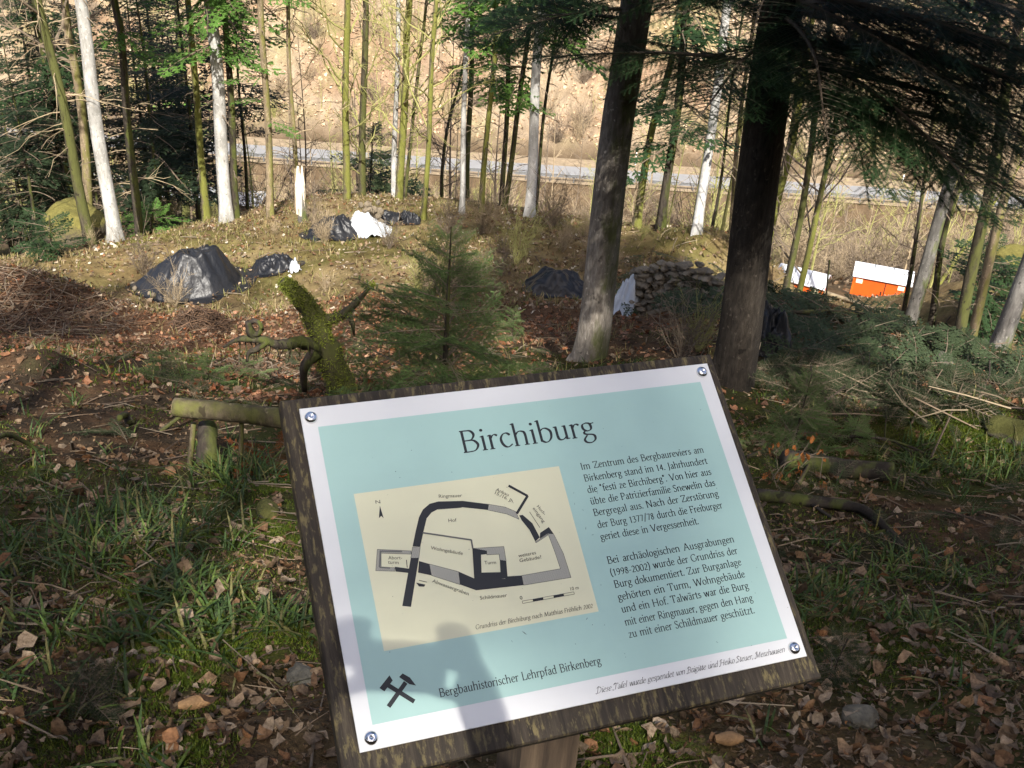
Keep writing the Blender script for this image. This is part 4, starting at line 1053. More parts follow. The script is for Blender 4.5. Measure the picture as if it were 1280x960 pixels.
for q, wd in WALL_LINES: thick(mb, q, wd * .24, z, 1 if wd > 9 or wd < 5 else 3, .3 if wd > 8 else 0); z += .03
for k in range(5):
    x0 = 228.9 + k * 13.9
    if k % 2: poly(mb, [(x0, 136.2), (x0 + 13.9, 136.2), (x0 + 13.9, 133.2), (x0, 133.2)], z, 1)
thick(mb, [(228.9, 136.2), (298.4, 136.2), (298.4, 133.2), (228.9, 133.2), (228.9, 136.2)], .5, z + .03, 1)
plan = mb.build("castle_floor_plan", [P_cream, ink, m, plain("grey_ink", (.13, .13, .125), .5, .3)], sheet)

# --- serif lettering drawn with a broad pen
G = {
'a': (39, ["C 8 33 14 40 22 42 29 35 29 10 31 3 38 2", "C 29 25 16 22 7 13 10 4 17 0 24 3 29 9"]),
'b': (45, ["L 9 68 9 3", "C 9 33 18 41 28 41 38 31 37 13 28 1 18 -1 9 5", "L 3 66 9 68"]),
'c': (37, ["C 32 35 24 42 14 40 6 28 7 13 14 2 23 0 34 7"]),
'd': (46, ["L 35 68 35 2", "C 35 35 26 42 15 40 7 28 7 12 15 1 25 0 35 7", "L 29 66 35 68", "L 35 1 42 2"]),
'e': (38, ["C 7 24 20 24 33 27 30 37 22 42 12 39 6 28 6 13 13 2 22 0 34 8"]),
'f': (27, ["C 31 63 25 68 17 64 13 52 13 0", "L 4 41 26 41", "S 13 0"]),
'g': (42, ["C 19 42 8 37 8 24 18 17 29 21 31 32 27 40 18 42", "L 28 38 40 40", "C 13 19 7 12 13 7 27 5 35 0 34 -12 22 -20 9 -18 4 -10 9 -2 15 4"]),
'h': (48, ["L 9 68 9 0", "C 9 31 18 41 28 42 36 34 36 0", "S 9 0", "S 36 0", "L 3 66 9 68"]),
'i': (21, ["L 10 42 10 0", "S 10 0", "L 4 40 10 42", "D 10 60"]),
'k': (43, ["L 9 68 9 0", "L 9 18 31 41", "L 17 25 38 0", "S 9 0", "S 37 0", "S 30 41", "L 3 66 9 68"]),
'l': (21, ["L 10 68 10 0", "S 10 0", "L 4 66 10 68"]),
'm': (70, ["L 9 42 9 0", "C 9 32 17 41 25 42 34 34 34 0", "C 34 32 42 41 50 42 59 34 59 0", "S 9 0", "S 34 0", "S 59 0", "L 3 40 9 42"]),
'n': (48, ["L 9 42 9 0", "C 9 32 18 41 27 42 36 34 36 0", "S 9 0", "S 36 0", "L 3 40 9 42"]),
'o': (43, ["C 21 42 10 38 6 21 10 5 21 0 32 5 37 21 32 38 21 42"]),
'p': (45, ["L 9 42 9 -20", "C 9 33 18 41 28 41 38 31 37 13 28 1 18 -1 9 5", "S 9 -20", "L 3 40 9 42"]),
'r': (31, ["L 9 42 9 0", "C 9 30 15 39 22 42 29 38", "S 9 0", "L 3 40 9 42"]),
's': (32, ["C 26 36 19 42 10 40 7 32 14 24 23 18 27 9 20 1 12 0 5 7"]),
't': (27, ["L 12 54 12 12", "C 12 12 13 4 18 0 26 4", "L 3 41 24 41"]),
'u': (47, ["L 10 42 10 14", "C 10 14 12 4 19 0 28 3 35 10", "L 35 42 35 1", "L 35 1 42 2", "L 4 41 10 42", "L 29 41 35 42"]),
'v': (40, ["L 6 42 20 0", "L 20 0 34 42", "S 6 42", "S 34 42"]),
'w': (60, ["L 6 42 18 0", "L 18 0 30 42", "L 30 42 42 0", "L 42 0 54 42", "S 6 42", "S 54 42"]),
'y': (40, ["L 6 42 21 0", "L 35 42 14 -20", "S 6 42", "S 35 42"]),
'z': (37, ["L 6 41 31 41", "L 31 41 6 1", "L 6 1 32 1"]),
'A': (62, ["L 7 0 30 65", "L 30 65 55 0", "L 16 24 46 24", "S 7 0", "S 55 0"]),
'B': (53, ["L 11 64 11 0", "C 5 64 20 64 34 62 41 50 34 37 22 34 11 34", "C 22 34 38 32 47 18 38 3 22 0 5 0"]),
'D': (64, ["L 11 64 11 0", "C 5 64 22 64 44 57 56 32 44 7 22 0 5 0"]),
'F': (47, ["L 11 64 11 0", "L 5 64 42 64", "L 42 64 42 53", "L 11 34 34 34", "S 11 0"]),
'G': (64, ["C 53 52 42 64 26 64 10 52 6 32 12 10 28 0 44 2 54 10", "L 54 10 54 28", "S 54 28"]),
'H': (66, ["L 11 64 11 0", "L 54 64 54 0", "L 11 33 54 33", "S 11 0", "S 11 64", "S 54 0", "S 54 64"]),
'I': (27, ["L 13 64 13 0", "S 13 64", "S 13 0"]),
'J': (28, ["C 15 64 15 30 15 5 10 -8 2 -12", "S 15 64"]),
'L': (48, ["L 11 64 11 0", "L 5 0 42 0", "L 42 0 44 12", "S 11 64"]),
'M': (78, ["L 11 0 14 64", "L 14 64 38 4", "L 38 4 62 64", "L 62 64 66 0", "S 11 0", "S 66 0", "S 11 64", "S 65 64"]),
'N': (68, ["L 12 64 12 0", "L 12 64 55 0", "L 55 0 55 64", "S 12 0", "S 55 64", "S 9 64"]),
'P': (49, ["L 11 64 11 0", "C 5 64 22 64 36 61 43 48 36 35 22 31 11 31", "S 11 0"]),
'R': (56, ["L 11 64 11 0", "C 5 64 22 64 36 61 42 48 36 36 22 32 11 32", "L 24 32 52 0", "S 11 0", "S 51 0"]),
'S': (42, ["C 35 53 26 64 13 62 7 50 14 38 28 30 36 16 28 2 15 0 6 11"]),
'T': (55, ["L 27 64 27 0", "L 4 64 51 64", "L 4 64 4 53", "L 51 64 51 53", "S 27 0"]),
'V': (60, ["L 6 64 30 0", "L 30 0 54 64", "S 6 64", "S 54 64"]),
'W': (86, ["L 6 64 24 0", "L 24 0 43 62", "L 43 62 61 0", "L 61 0 80 64", "S 6 64", "S 80 64"]),
'Z': (55, ["L 7 63 48 63", "L 48 63 7 1", "L 7 1 49 1", "L 7 63 7 53", "L 49 1 49 12"]),
'0': (42, ["C 21 57 9 50 6 28 9 6 21 0 33 6 36 28 33 50 21 57"]),
'1': (36, ["L 19 57 19 0", "L 10 50 19 57", "S 19 0"]),
'2': (40, ["C 8 46 18 57 30 50 31 38 20 18 6 1", "L 6 1 35 1"]),
'3': (40, ["C 8 50 18 57 29 50 28 38 16 31", "C 16 31 30 26 34 14 24 1 13 -1 6 5"]),
'4': (42, ["L 28 57 6 18", "L 6 18 37 18", "L 28 57 28 0"]),
'5': (40, ["L 10 57 32 57", "L 10 57 10 32", "C 10 32 24 36 33 24 28 5 16 0 6 5"]),
'6': (41, ["C 31 55 18 46 8 26 9 6 21 0 33 8 34 24 24 34 11 28 8 18"]),
'7': (40, ["L 6 56 35 56", "L 35 56 16 0"]),
'8': (41, ["C 20 57 10 50 10 40 20 31 32 20 30 5 20 0 9 5 8 20 20 31 30 40 30 50 20 57"]),
'9': (41, ["C 33 38 24 26 12 29 7 42 14 55 26 56 34 44 32 24 22 6 10 0"]),
'.': (19, ["D 9 3"]), ',': (19, ["D 9 3", "L 10 3 6 -9"]), '"': (27, ["L 9 66 8 50", "L 18 66 17 50"]), '/': (36, ["L 4 -10 32 68"]),
'-': (28, ["L 4 22 23 22"]), '(': (24, ["C 19 70 8 50 8 10 19 -12"]), ')': (24, ["C 5 70 16 50 16 10 5 -12"]), '?': (34, ["C 6 54 16 64 27 56 24 40 15 30 15 18", "D 15 3"]), ' ': (27, []),
}
for k, s, w in (('ä', 'a', 39), ('ö', 'o', 43), ('ü', 'u', 47)):
    cx = {'ä': 19, 'ö': 21, 'ü': 22}[k]; G[k] = (w, G[s][1] + ["D %d 58" % (cx - 8), "D %d 58" % (cx + 8)])
def write(mb, text, x0, y0, x1, y1, cap, z, heavy=3.5, thin=1.5, shear=0.0, serif=True, mi=0, nseg=14, script=False):
    """Lettering from (x0, y0) to (x1, y1) in sheet millimetres; cap = height of capitals."""
    s = cap / 64.0
    adv = [G[c][0] for c in text]; nsp = text.count(' ')
    Lw = math.hypot(x1 - x0, y1 - y0); nat = sum(adv) * s
    kx = 1.0; extra = 0
    if nsp and Lw > nat:
        kx = 1 + (Lw - nat) / nat * .5; extra = (Lw - nat * kx) / nsp
    else: kx = Lw / nat
    u = np.array([(x1 - x0) / Lw, (y1 - y0) / Lw]); vv = np.array([-u[1], u[0]])
    an = math.radians(18); e1 = np.array([math.cos(an), math.sin(an)]); e2 = np.array([-e1[1], e1[0]])
    pen = 0.0; k = 0
    for ci, ch in enumerate(text):
        w, strokes = G[ch]
        joined = ci + 1 < len(text) and text[ci + 1].islower()
        if script and ch.islower() and joined and ch not in 'goesz': strokes = strokes + ["C %d 6 %d 1 %d 9 %d 30" % (w - 12, w - 5, w + 1, w + 7)]
        elif script and joined and ch == 'o': strokes = strokes + ["C 28 38 36 32 44 34 48 40"]
        elif script and ch.isupper(): strokes = strokes + ["C -4 50 2 66 14 70 26 64", "C 10 2 0 -6 -8 4"]
        for stt in strokes:
            p = stt.split(); c = np.array([float(q) for q in p[1:]]).reshape(-1, 2)
            if p[0] == 'S':
                if not serif: continue
                pts = np.array([c[0] - (7, 0), c[0] + (7, 0)]); hw = 1.5
            elif p[0] == 'D':
                a = np.linspace(0, 2 * np.pi, 9)[:-1]; R = heavy * 1.25
                q = c[0] + np.stack([np.cos(a), np.sin(a)], 1) * R
                q = q + np.stack([q[:, 1] * shear, 0 * a], 1)
                W = np.array([x0, y0]) + ((pen + q[:, :1] * s * kx) * u + q[:, 1:] * s * vv)
                poly(mb, W, z + .004 * (k % 7), mi); k += 1; continue
            elif p[0] == 'L':
                d = c[1] - c[0]; d = d / np.linalg.norm(d); pts = np.array([c[0] - d * 1.2, c[1] + d * 1.2]); hw = None
            else: pts = curve_pts(c, nseg); hw = None
            d = np.gradient(pts, axis=0); d /= np.linalg.norm(d, axis=1)[:, None] + 1e-9
            n = np.stack([-d[:, 1], d[:, 0]], 1)
            wd = np.sqrt((heavy * (n @ e1)) ** 2 + (thin * (n @ e2)) ** 2) if hw is None else np.full(len(pts), hw)
            q = np.concatenate([pts + n * wd[:, None], pts - n * wd[:, None]])
            q[:, 0] += q[:, 1] * shear
            W = np.array([x0, y0]) + ((pen + q[:, :1] * s * kx) * u + q[:, 1:] * s * vv)
            m_ = len(pts); i = np.arange(m_ - 1)
            V = np.concatenate([W, np.full((len(W), 1), z + .004 * (k % 7))], 1) * mm_
            mb.add(V, np.stack([i, i + m_, i + m_ + 1, i + 1], 1), mi); k += 1
        pen += w * s * kx + (extra if ch == ' ' else 0)
mb = MB(); write(mb, "Birchiburg", 197.5, 341.5, 390, 341.5, 30.0, .5, 3.7, 1.5, nseg=24); mb.build("heading", ink, sheet)
mb = MB()
for t_, a, b_, c_, d_ in BODY: write(mb, t_, a, (b_ + d_) / 2, c_, (b_ + d_) / 2, 9.3, .5, 4.4, 2.2)
mb.build("paragraphs", ink, sheet)
mb = MB(); write(mb, "Bergbauhistorischer Lehrpfad Birkenberg", 102.5, 42.2, 310, 42.2, 9.6, .5, 4.4, 2.2); mb.build("trail_name", ink, sheet)
mb = MB(); write(mb, "Grundriss der Birchiburg nach Matthias Fröhlich 2002", 162.8, 112.3, 318, 112.3, 5.4, .9, 4.0, 1.9, shear=.22, serif=False); mb.build("plan_caption", ink, sheet)
mb = MB(); write(mb, "Diese Tafel wurde gespendet von Brigitte und Heiko Steuer, Merzhausen", 293.4, 9.2, 560.6, 11.0, 6.8, .5, 3.2, 1.9, shear=.48, serif=False, script=True); mb.build("donor_line", ink, sheet)
mb = MB(); z = .5
for q in ([(34.9, 66.1), (49.3, 78.3), (51.8, 71.6), (39.9, 61.3)], [(59.9, 74.2), (64.8, 77.5), (72.3, 71.3), (77.7, 60.7), (70.2, 63.8)]): poly(mb, q, z); z += .02
thick(mb, [(44.0, 68.8), (71.9, 43.2)], 5.2, z); thick(mb, [(66.4, 66.6), (41.2, 43.4)], 5.2, z + .02)
mb.build("crossed_hammers_emblem", ink, sheet)
# plan labels in a plain sans face (the built-in font), turned into meshes
for t_, x0, y0, x1, y1 in MAP_LABELS:
    mb = MB()
    cu = bpy.data.curves.new("label_text", 'FONT'); cu.body = t_; cu.size = 6.2; cu.resolution_u = 3
    ob = bpy.data.objects.new("label_text", cu); col.objects.link(ob)
    dg = bpy.context.evaluated_depsgraph_get(); me = ob.evaluated_get(dg).to_mesh()
    V = np.array([v.co[:] for v in me.vertices]); wv = V[:, 0].max() - V[:, 0].min(); V[:, 0] -= V[:, 0].min()
    L_ = math.hypot(x1 - x0, y1 - y0); u = np.array([(x1 - x0) / L_, (y1 - y0) / L_]); vv = np.array([-u[1], u[0]])
    k = L_ / wv; ky = min(max(k, .75), 1.05)
    W = np.array([x0, y0]) + V[:, :1] * k * u + V[:, 1:2] * ky * vv
    W = np.concatenate([W, np.full((len(W), 1), .95)], 1) * mm_
    base_n = mb.n
    mb.v.append(W); mb.c.append(np.ones((len(W), 3))); mb.n += len(W)
    for p in me.polygons: mb.f.append((np.array([p.vertices[:]]) + base_n, 0))
    ob.evaluated_get(dg).to_mesh_clear(); bpy.data.objects.remove(ob); bpy.data.curves.remove(cu)
    mb.build("plan_label", ink, sheet)

# domed fixing nuts and a few scratches and specks
chrome = plain("polished_steel", (.72, .72, .73), .12, .6, 1.0, var=.05)
def dome(mb, c, r, hh, n=16):
    prof = [(r, 0), (r, .25 * hh), (.94 * r, .5 * hh), (.78 * r, .78 * hh), (.5 * r, .95 * hh), (.28 * r, hh), (.2 * r, .86 * hh), (.001, .8 * hh)]
    V = np.array([(c[0] + q * math.cos(k * 2 * math.pi / n), c[1] + q * math.sin(k * 2 * math.pi / n), z_) for q, z_ in prof for k in range(n)]) * mm_
    F = [(i * n + k, i * n + (k + 1) % n, (i + 1) * n + (k + 1) % n, (i + 1) * n + k) for i in range(len(prof) - 1) for k in range(n)]
    mb.add(V, F)
for c_ in ((12.5, 415.5), (576, 416.5), (574.5, 13), (15, 13)):
    mb = MB(); dome(mb, c_, 8.4, 6.5); mb.build("domed_screw", chrome, sheet, smooth=True)
mb = MB()
_r = np.random.default_rng(3)
for (x, y, l, a) in [(222, 97, 8, -50), (204, 90, 3.5, -65), (306, 100, 5, 40), (334, 265, 3, 60), (331, 250, 4, 70), (340, 240, 3.5, -30), (337, 215, 5, 75), (344, 205, 4, 20), (392, 300, 2.5, 10), (470, 40, 4, -50), (120, 230, 2, 0), (300, 215, 2, 20), (420, 320, 2, 0), (80, 350, 2, 0), (250, 330, 2, 0)]:
    d = np.array([math.cos(math.radians(a)), math.sin(math.radians(a))]) * l / 2
    poly(mb, [np.array([x, y]) - d, np.array([x, y]) + (d[1] * .12, -d[0] * .12), np.array([x, y]) + d, np.array([x, y]) - (d[1] * .12, -d[0] * .12)], 1.6)
for _ in range(60):
    x, y, q = _r.uniform(5, 585), _r.uniform(5, 425), _r.uniform(.25, .8)
    poly(mb, [(x - q, y), (x, y - q * .7), (x + q * .8, y), (x, y + q)], 1.6)
mb.build("specks_and_scratches", plain("dirt_specks", (.07, .065, .055), .8, .2), sheet)

# square post and steel bracket under the board
inv = BOARD_ROT.inverted()
def to_sign(ob): ob.parent = sign; ob.matrix_parent_inverse = inv
gz = float(hgt(.074, 1.115))
m, nt, b = new_mat("post_wood")
n1 = nz(nt, coords(nt, (50, 50, 3)), 1.3, 6, .7)
nt.links.new(ramp(nt, n1, [(.3, (.03, .02, .014)), (.55, (.09, .062, .04)), (.75, (.16, .115, .072))]), b.inputs["Base Color"]); b.inputs["Roughness"].default_value = .8
bump(nt, b, n1, .6, .003)
psi = math.atan2(EX[1], EX[0]); Rz = np.array([[math.cos(psi), math.sin(psi), 0], [-math.sin(psi), math.cos(psi), 0], [0, 0, 1]])
pc = np.array([.074, 1.115]); zt = (board_mid - EN * .034)[2] - .03
mb = MB(); add_box(mb, (pc[0], pc[1], (zt + gz - .3) / 2), (.09, .09, zt - gz + .3), Rz); to_sign(mb.build("post", m))
mb = MB(); bx = pc - np.array([math.cos(psi), math.sin(psi)]) * .049
add_box(mb, (bx[0], bx[1], zt - .10), (.005, .075, .24), Rz)
nrm = np.array([math.cos(psi), math.sin(psi), 0])
for dz in (-.17, -.05): add_tube(mb, [np.array([bx[0], bx[1], zt + dz]) - nrm * .004, np.array([bx[0], bx[1], zt + dz]) - nrm * .010], [.008, .006], 6)
to_sign(mb.build("bracket", galv))
# ------------------------------------------------------------------ stones
def rock_geo(c, s, seed, n=14, rough=.42, flat=.0):
    r = np.random.default_rng(seed)
    th = np.linspace(0, np.pi, n); ph = np.arange(2 * n) * np.pi / n
    A, B_ = np.meshgrid(th, ph, indexing='ij')
    D = np.stack([np.sin(A) * np.cos(B_), np.sin(A) * np.sin(B_), np.cos(A)], -1)
    R = np.ones(A.shape)
    for _ in range(9):                           # planar cuts give facets
        d = r.normal(0, 1, 3); d /= np.linalg.norm(d); lim = r.uniform(.62, .95)
        q = D @ d; R = np.where(q > .05, np.minimum(R, lim / np.maximum(q, .05)), R)
    R = R * (1 + rough * (fbm(D[..., 0] * 2 + seed, D[..., 1] * 2 + D[..., 2] * 1.7, seed, 4) - .47))
    V = (D * R[..., None]).reshape(-1, 3) * np.asarray(s)
    a = r.uniform(0, 6.28); V[:, :2] = V[:, :2] @ np.array([[math.cos(a), -math.sin(a)], [math.sin(a), math.cos(a)]])
    m = 2 * n; i = np.arange(n - 1)[:, None] * m; j = np.arange(m)[None]
    F = np.stack([i + j, i + m + j, i + m + (j + 1) % m, i + (j + 1) % m], -1).reshape(-1, 4)
    return V + np.asarray(c), F

def mossy_mat(name, stone, moss, lo, hi):
    m, nt, b = new_mat(name)
    n1 = nz(nt, coords(nt, (5, 5, 5)), 2.5, 7, .7); g = nt.nodes.new("ShaderNodeNewGeometry"); sp = nt.nodes.new("ShaderNodeSeparateXYZ")
    nt.links.new(g.outputs["Normal"], sp.inputs[0])
    ad = nd(nt, "ShaderNodeMath"); ad.operation = 'ADD'; nt.links.new(n1, ad.inputs[0]); nt.links.new(sp.outputs[2], ad.inputs[1])
    c = mixc(nt, ramp(nt, ad.outputs[0], [(lo, 0.0), (hi, 1.0)]), mixc(nt, n1, tuple(x * .5 for x in stone), tuple(x * 1.3 for x in stone)), mixc(nt, n1, tuple(x * .4 for x in moss), tuple(x * 1.5 for x in moss)))
    nt.links.new(c, b.inputs["Base Color"]); b.inputs["Roughness"].default_value = .95; b.inputs["Specular IOR Level"].default_value = .15
    bump(nt, b, nz(nt, coords(nt), 28, 7, .7), .9, .03)
    return m
MS = mossy_mat("mossy_boulder", (.10, .085, .06), (.15, .135, .04), .5, 1.05)
MS2 = mossy_mat("dull_mossy_rock", (.09, .08, .06), (.08, .08, .025), .55, 1.15)
def rock(name, label, cat, px, py, y, s, seed, m, sink=.35):
    c = at(px, py, y) if y else gh(px, py)
    g = np.array([c[0], c[1], hgt(c[0], c[1])]); mb = MB(); V, F = rock_geo(g + (0, 0, s[2] * (1 - sink)), s, seed, 22); mb.add(V, F)
    tag(mb.build(name, m, None, g, True), label, cat)
rock("mossy_boulder", "large yellow-green mossy boulder behind the leftmost pale trunk", "boulder", 104, 290, 22.6, (.85, .7, .66), 4, MS, .32)
rock("mossy_boulder", "yellow mossy boulder at the far right edge below the road", "boulder", 1274, 335, 22, (.6, .5, .5), 9, MS, .2)
rock("mossy_rock", "dark mossy rock at the right edge with dry grass on it", "rock", 1262, 545, None, (.20, .15, .10), 12, MS2, .6)
rock("stone", "flat grey stone in leaves left of the board's lower edge", "stone", 378, 850, None, (.052, .04, .022), 21, M['stone'], .4)
rock("stone", "grey-green angular stone in leaves at lower right", "stone", 1075, 905, None, (.045, .05, .025), 25, M['stone'], .4)
rock("stone", "small mossy stone among grass right of the board's lower corner", "stone", 1160, 775, None, (.05, .035, .025), 27, MS2, .4)
rock("stone", "grey stone in the cut brush left of the right mossy rocks", "stone", 1180, 456, None, (.16, .1, .08), 29, M['stone'], .3)
rock("stone", "lichen-grey stone in the moss left of the board", "stone", 335, 640, None, (.08, .05, .03), 33, MS2, .5)

# rubble wall of the excavated ruin
c0 = gh(835, 392); c1 = at(790, 372, c0[1] + .4); c1[2] = hgt(c1[0], c1[1])
mb = MB(); _r = np.random.default_rng(8)
for row in range(9):
    n = 15 - row // 2
    for k in range(n):
        for dpt in (0, 1):
            t = (k + _r.uniform(.1, .9)) / n
            p = c1 + (c0 + (.62, -.05, 0) - c1) * t; z = hgt(p[0], p[1] + .16 * dpt)
            hh = .66 - .30 * t ** 2 + _r.normal(0, .02)
            if row * .075 > hh: continue
            V, F = rock_geo((p[0] + _r.normal(0, .02), p[1] + .16 * dpt + .018 * row + _r.normal(0, .02), z + .03 + row * .075), (_r.uniform(.04, .125), _r.uniform(.05, .08), _r.uniform(.025, .05)), int(_r.integers(9999)), 8, .7)
            mb.add(V, F)
tag(mb.build("rubble_wall", M['rubble'], None, c0), "low dry rubble stone wall with cut fir boughs on top, right of the grey-brown fir", "stone wall")

# ------------------------------------------------------------------ plastic sheets over the excavation heaps
m, nt, b = new_mat("black_plastic_sheet")
b.inputs["Base Color"].default_value = (.014, .015, .018, 1); b.inputs["Roughness"].default_value = .42; b.inputs["Specular IOR Level"].default_value = .35
bump(nt, b, nz(nt, coords(nt, (1, 1, .35)), 9, 3, .5), .5, .05)
n_ = nz(nt, coords(nt), 2.2, 5, .6)
nt.links.new(ramp(nt, n_, [(.45, (.012, .013, .016)), (.66, (.02, .02, .022)), (.8, (.045, .04, .036))]), b.inputs["Base Color"])
BLACK = m
m, nt, b = new_mat("white_plastic_sheet"); b.inputs["Base Color"].default_value = (.52, .55, .58, 1); b.inputs["Roughness"].default_value = .4
bump(nt, b, nz(nt, coords(nt), 6, 4, .6), .5, .05); WHITE = m
def sheet_heap(mb, c, rx, ry, H, seed, rot=0, planes=None, n=84, m_=40, mi=0, crum=.10, cap=.9, rmax=1.12):
    """A crumpled sheet pulled over a heap at c (ground point): facets meet in folds, the hem lies on the ground."""
    r = np.random.default_rng(seed)
    if planes is None:
        k = 7; planes = [(360 / k * i + r.uniform(-18, 18), r.uniform(.95, 1.9), r.uniform(.9, 1.12)) for i in range(k)]
    an = np.linspace(0, 2 * np.pi, n, endpoint=False); rr = np.linspace(0.01, rmax, m_)
    A, R = np.meshgrid(an, rr, indexing='ij')
    Rw = R * (1 + .22 * (vnoise(np.cos(A) * 1.6 + 4, np.sin(A) * 1.6 + 4, seed) - .5) * 2 * R)
    X_, Y_ = Rw * np.cos(A), Rw * np.sin(A)
    wx = X_ + .10 * (vnoise(X_ * 2.5, Y_ * 2.5, seed + 8) - .5); wy = Y_ + .10 * (vnoise(X_ * 2.5 + 9, Y_ * 2.5, seed + 9) - .5)
    f = np.full(X_.shape, 9.0)
    for deg, slope, off in planes:
        d = (math.cos(math.radians(deg)), math.sin(math.radians(deg)))
        f = np.minimum(f, slope * (off - (wx * d[0] + wy * d[1])))
    f = np.minimum(f, cap + .10 * wx - .08 * wy + .12 * (fbm(X_ * 2, Y_ * 2, seed + 3, 2) - .4))
    f = np.clip(f, 0, 1.05)
    e = np.clip(f * 4, 0, 1)
    z_f = np.clip(np.abs(vnoise(np.cos(A) * 3.3 + 7 + .5 * R, np.sin(A) * 3.3 + 7, seed + 6) - .5) * 3.2, 0, 1) ** .7
    rid = np.abs(fbm(X_ * 2.6 + seed, Y_ * 2.6, seed, 4) - .47) * 2
    rad = np.abs(np.sin(A * 6.5 + 3 * vnoise(A * 2, R * 3, seed + 2)))
    f = f - .13 * np.sin(np.clip(f, 0, 1) * np.pi) * (1 - z_f)
    z = H * f + H * crum * e * (1.4 * rid + .5 * (1 - rad) * R) + .035 * np.abs(vnoise(X_ * 9, Y_ * 9, seed + 5) - .5)
    ca, sa = math.cos(rot), math.sin(rot)
    x, y = rx * X_, ry * Y_
    X = c[0] + ca * x - sa * y; Y = c[1] + sa * x + ca * y
    Z = hgt(X, Y) + np.maximum(z, .012)
    V = np.stack([X, Y, Z], -1).reshape(-1, 3)
    i = np.arange(n)[:, None]; j = np.arange(m_ - 1)[None]; i2 = (i + 1) % n
    F = np.stack([i * m_ + j, i * m_ + j + 1, i2 * m_ + j + 1, i2 * m_ + j], -1).reshape(-1, 4)
    mb.add(V, F, mi)
def sheet(name, label, cat, px, py, rx, ry, H, seed, mats=None, **k):
    c = gh(px, py); mb = MB(); sheet_heap(mb, c, rx, ry, H, seed, **k)
    ob = tag(mb.build(name, mats or BLACK, None, c, True), label, cat)
    return ob, c
c = gh(238, 362)
t = thing("covered_heap", c.tolist(), "largest black plastic sheet heap, peaked like a tent, at left in the clearing", "covered heap")
mb = MB(); sheet_heap(mb, c, 1.0, .95, 1.0, 5, crum=.10, planes=[(175, .80, 1.05), (232, 1.2, .95), (282, 1.9, .84), (325, 1.7, .92), (10, 2.2, .88), (60, 1.4, .9), (110, 1.0, .9)], cap=.76); mb.build("plastic_sheet", BLACK, t, c, True)
mb = MB(); _r = np.random.default_rng(2)
for k in range(26):
    a = _r.uniform(2, 5); q = _r.uniform(.75, 1.05); p = c + (.98 * q * math.cos(a), .95 * q * math.sin(a), 0); p[2] = hgt(p[0], p[1]) + .06
    mb = MB(); V, F = rock_geo(p, _r.uniform(.03, .07, 3), int(_r.integers(999)), 6); mb.add(V, F); mb.build("stone", M['rubble'], t, c)
sheet("plastic_sheet", "small crumpled black plastic sheet right of the largest black heap", "plastic sheet", 342, 336, .46, .42, .22, 15, crum=.5)
sheet("plastic_scrap", "torn white plastic scrap beside the small crumpled black sheet", "plastic scrap", 369, 339, .10, .10, .16, 17, WHITE, crum=.8)
c = gh(418, 295)
t = thing("covered_heap", c.tolist(), "stone heap under black plastic with a white sheet thrown over its right side", "covered heap")
mb = MB(); sheet_heap(mb, c, .62, .5, .42, 23, crum=.22); mb.build("black_sheet", BLACK, t, c, True)
c2 = gh(456, 291); mb = MB(); sheet_heap(mb, c2, .50, .55, .46, 27, crum=.22); mb.build("white_sheet", WHITE, t, c, True)
mb = MB(); _r = np.random.default_rng(6)
for k in range(16):
    p = gh(_r.uniform(450, 478), _r.uniform(272, 286)); p[2] += _r.uniform(.1, .42); mb = MB(); V, F = rock_geo(p, _r.uniform(.05, .10, 3), int(_r.integers(999)), 8); mb.add(V, F); mb.build("stone", M['rubble'], t, c)
sheet("plastic_sheet", "low black sheet just right of the white sheeted heap", "plastic sheet", 488, 277, .36, .34, .22, 31, crum=.35)
sheet("plastic_sheet", "dark crumpled sheet right of it, before the mossy trunks of the mid clearing", "plastic sheet", 510, 278, .26, .28, .26, 35, crum=.4)
c = gh(700, 366)
t = thing("covered_heap", c.tolist(), "black covered heap with white sheet corner passing behind the grey-brown fir trunk", "covered heap")
mb = MB(); sheet_heap(mb, c, .62, .5, .42, 41, crum=.2); mb.build("black_sheet", BLACK, t, c, True)
c2 = gh(784, 394); mb = MB(); sheet_heap(mb, c2, .25, .22, .60, 43, crum=.25); mb.build("white_sheet", WHITE, t, c, True)
sheet("plastic_sheet", "shiny black plastic bundle behind the near-black fir, on the cut brush", "plastic sheet", 953, 436, .30, .28, .46, 51, crum=.35)
sheet("plastic_scrap", "small white plastic scrap lying on top of the rubble wall", "plastic scrap", 856, 336, .10, .09, .12, 53, WHITE, crum=.6)

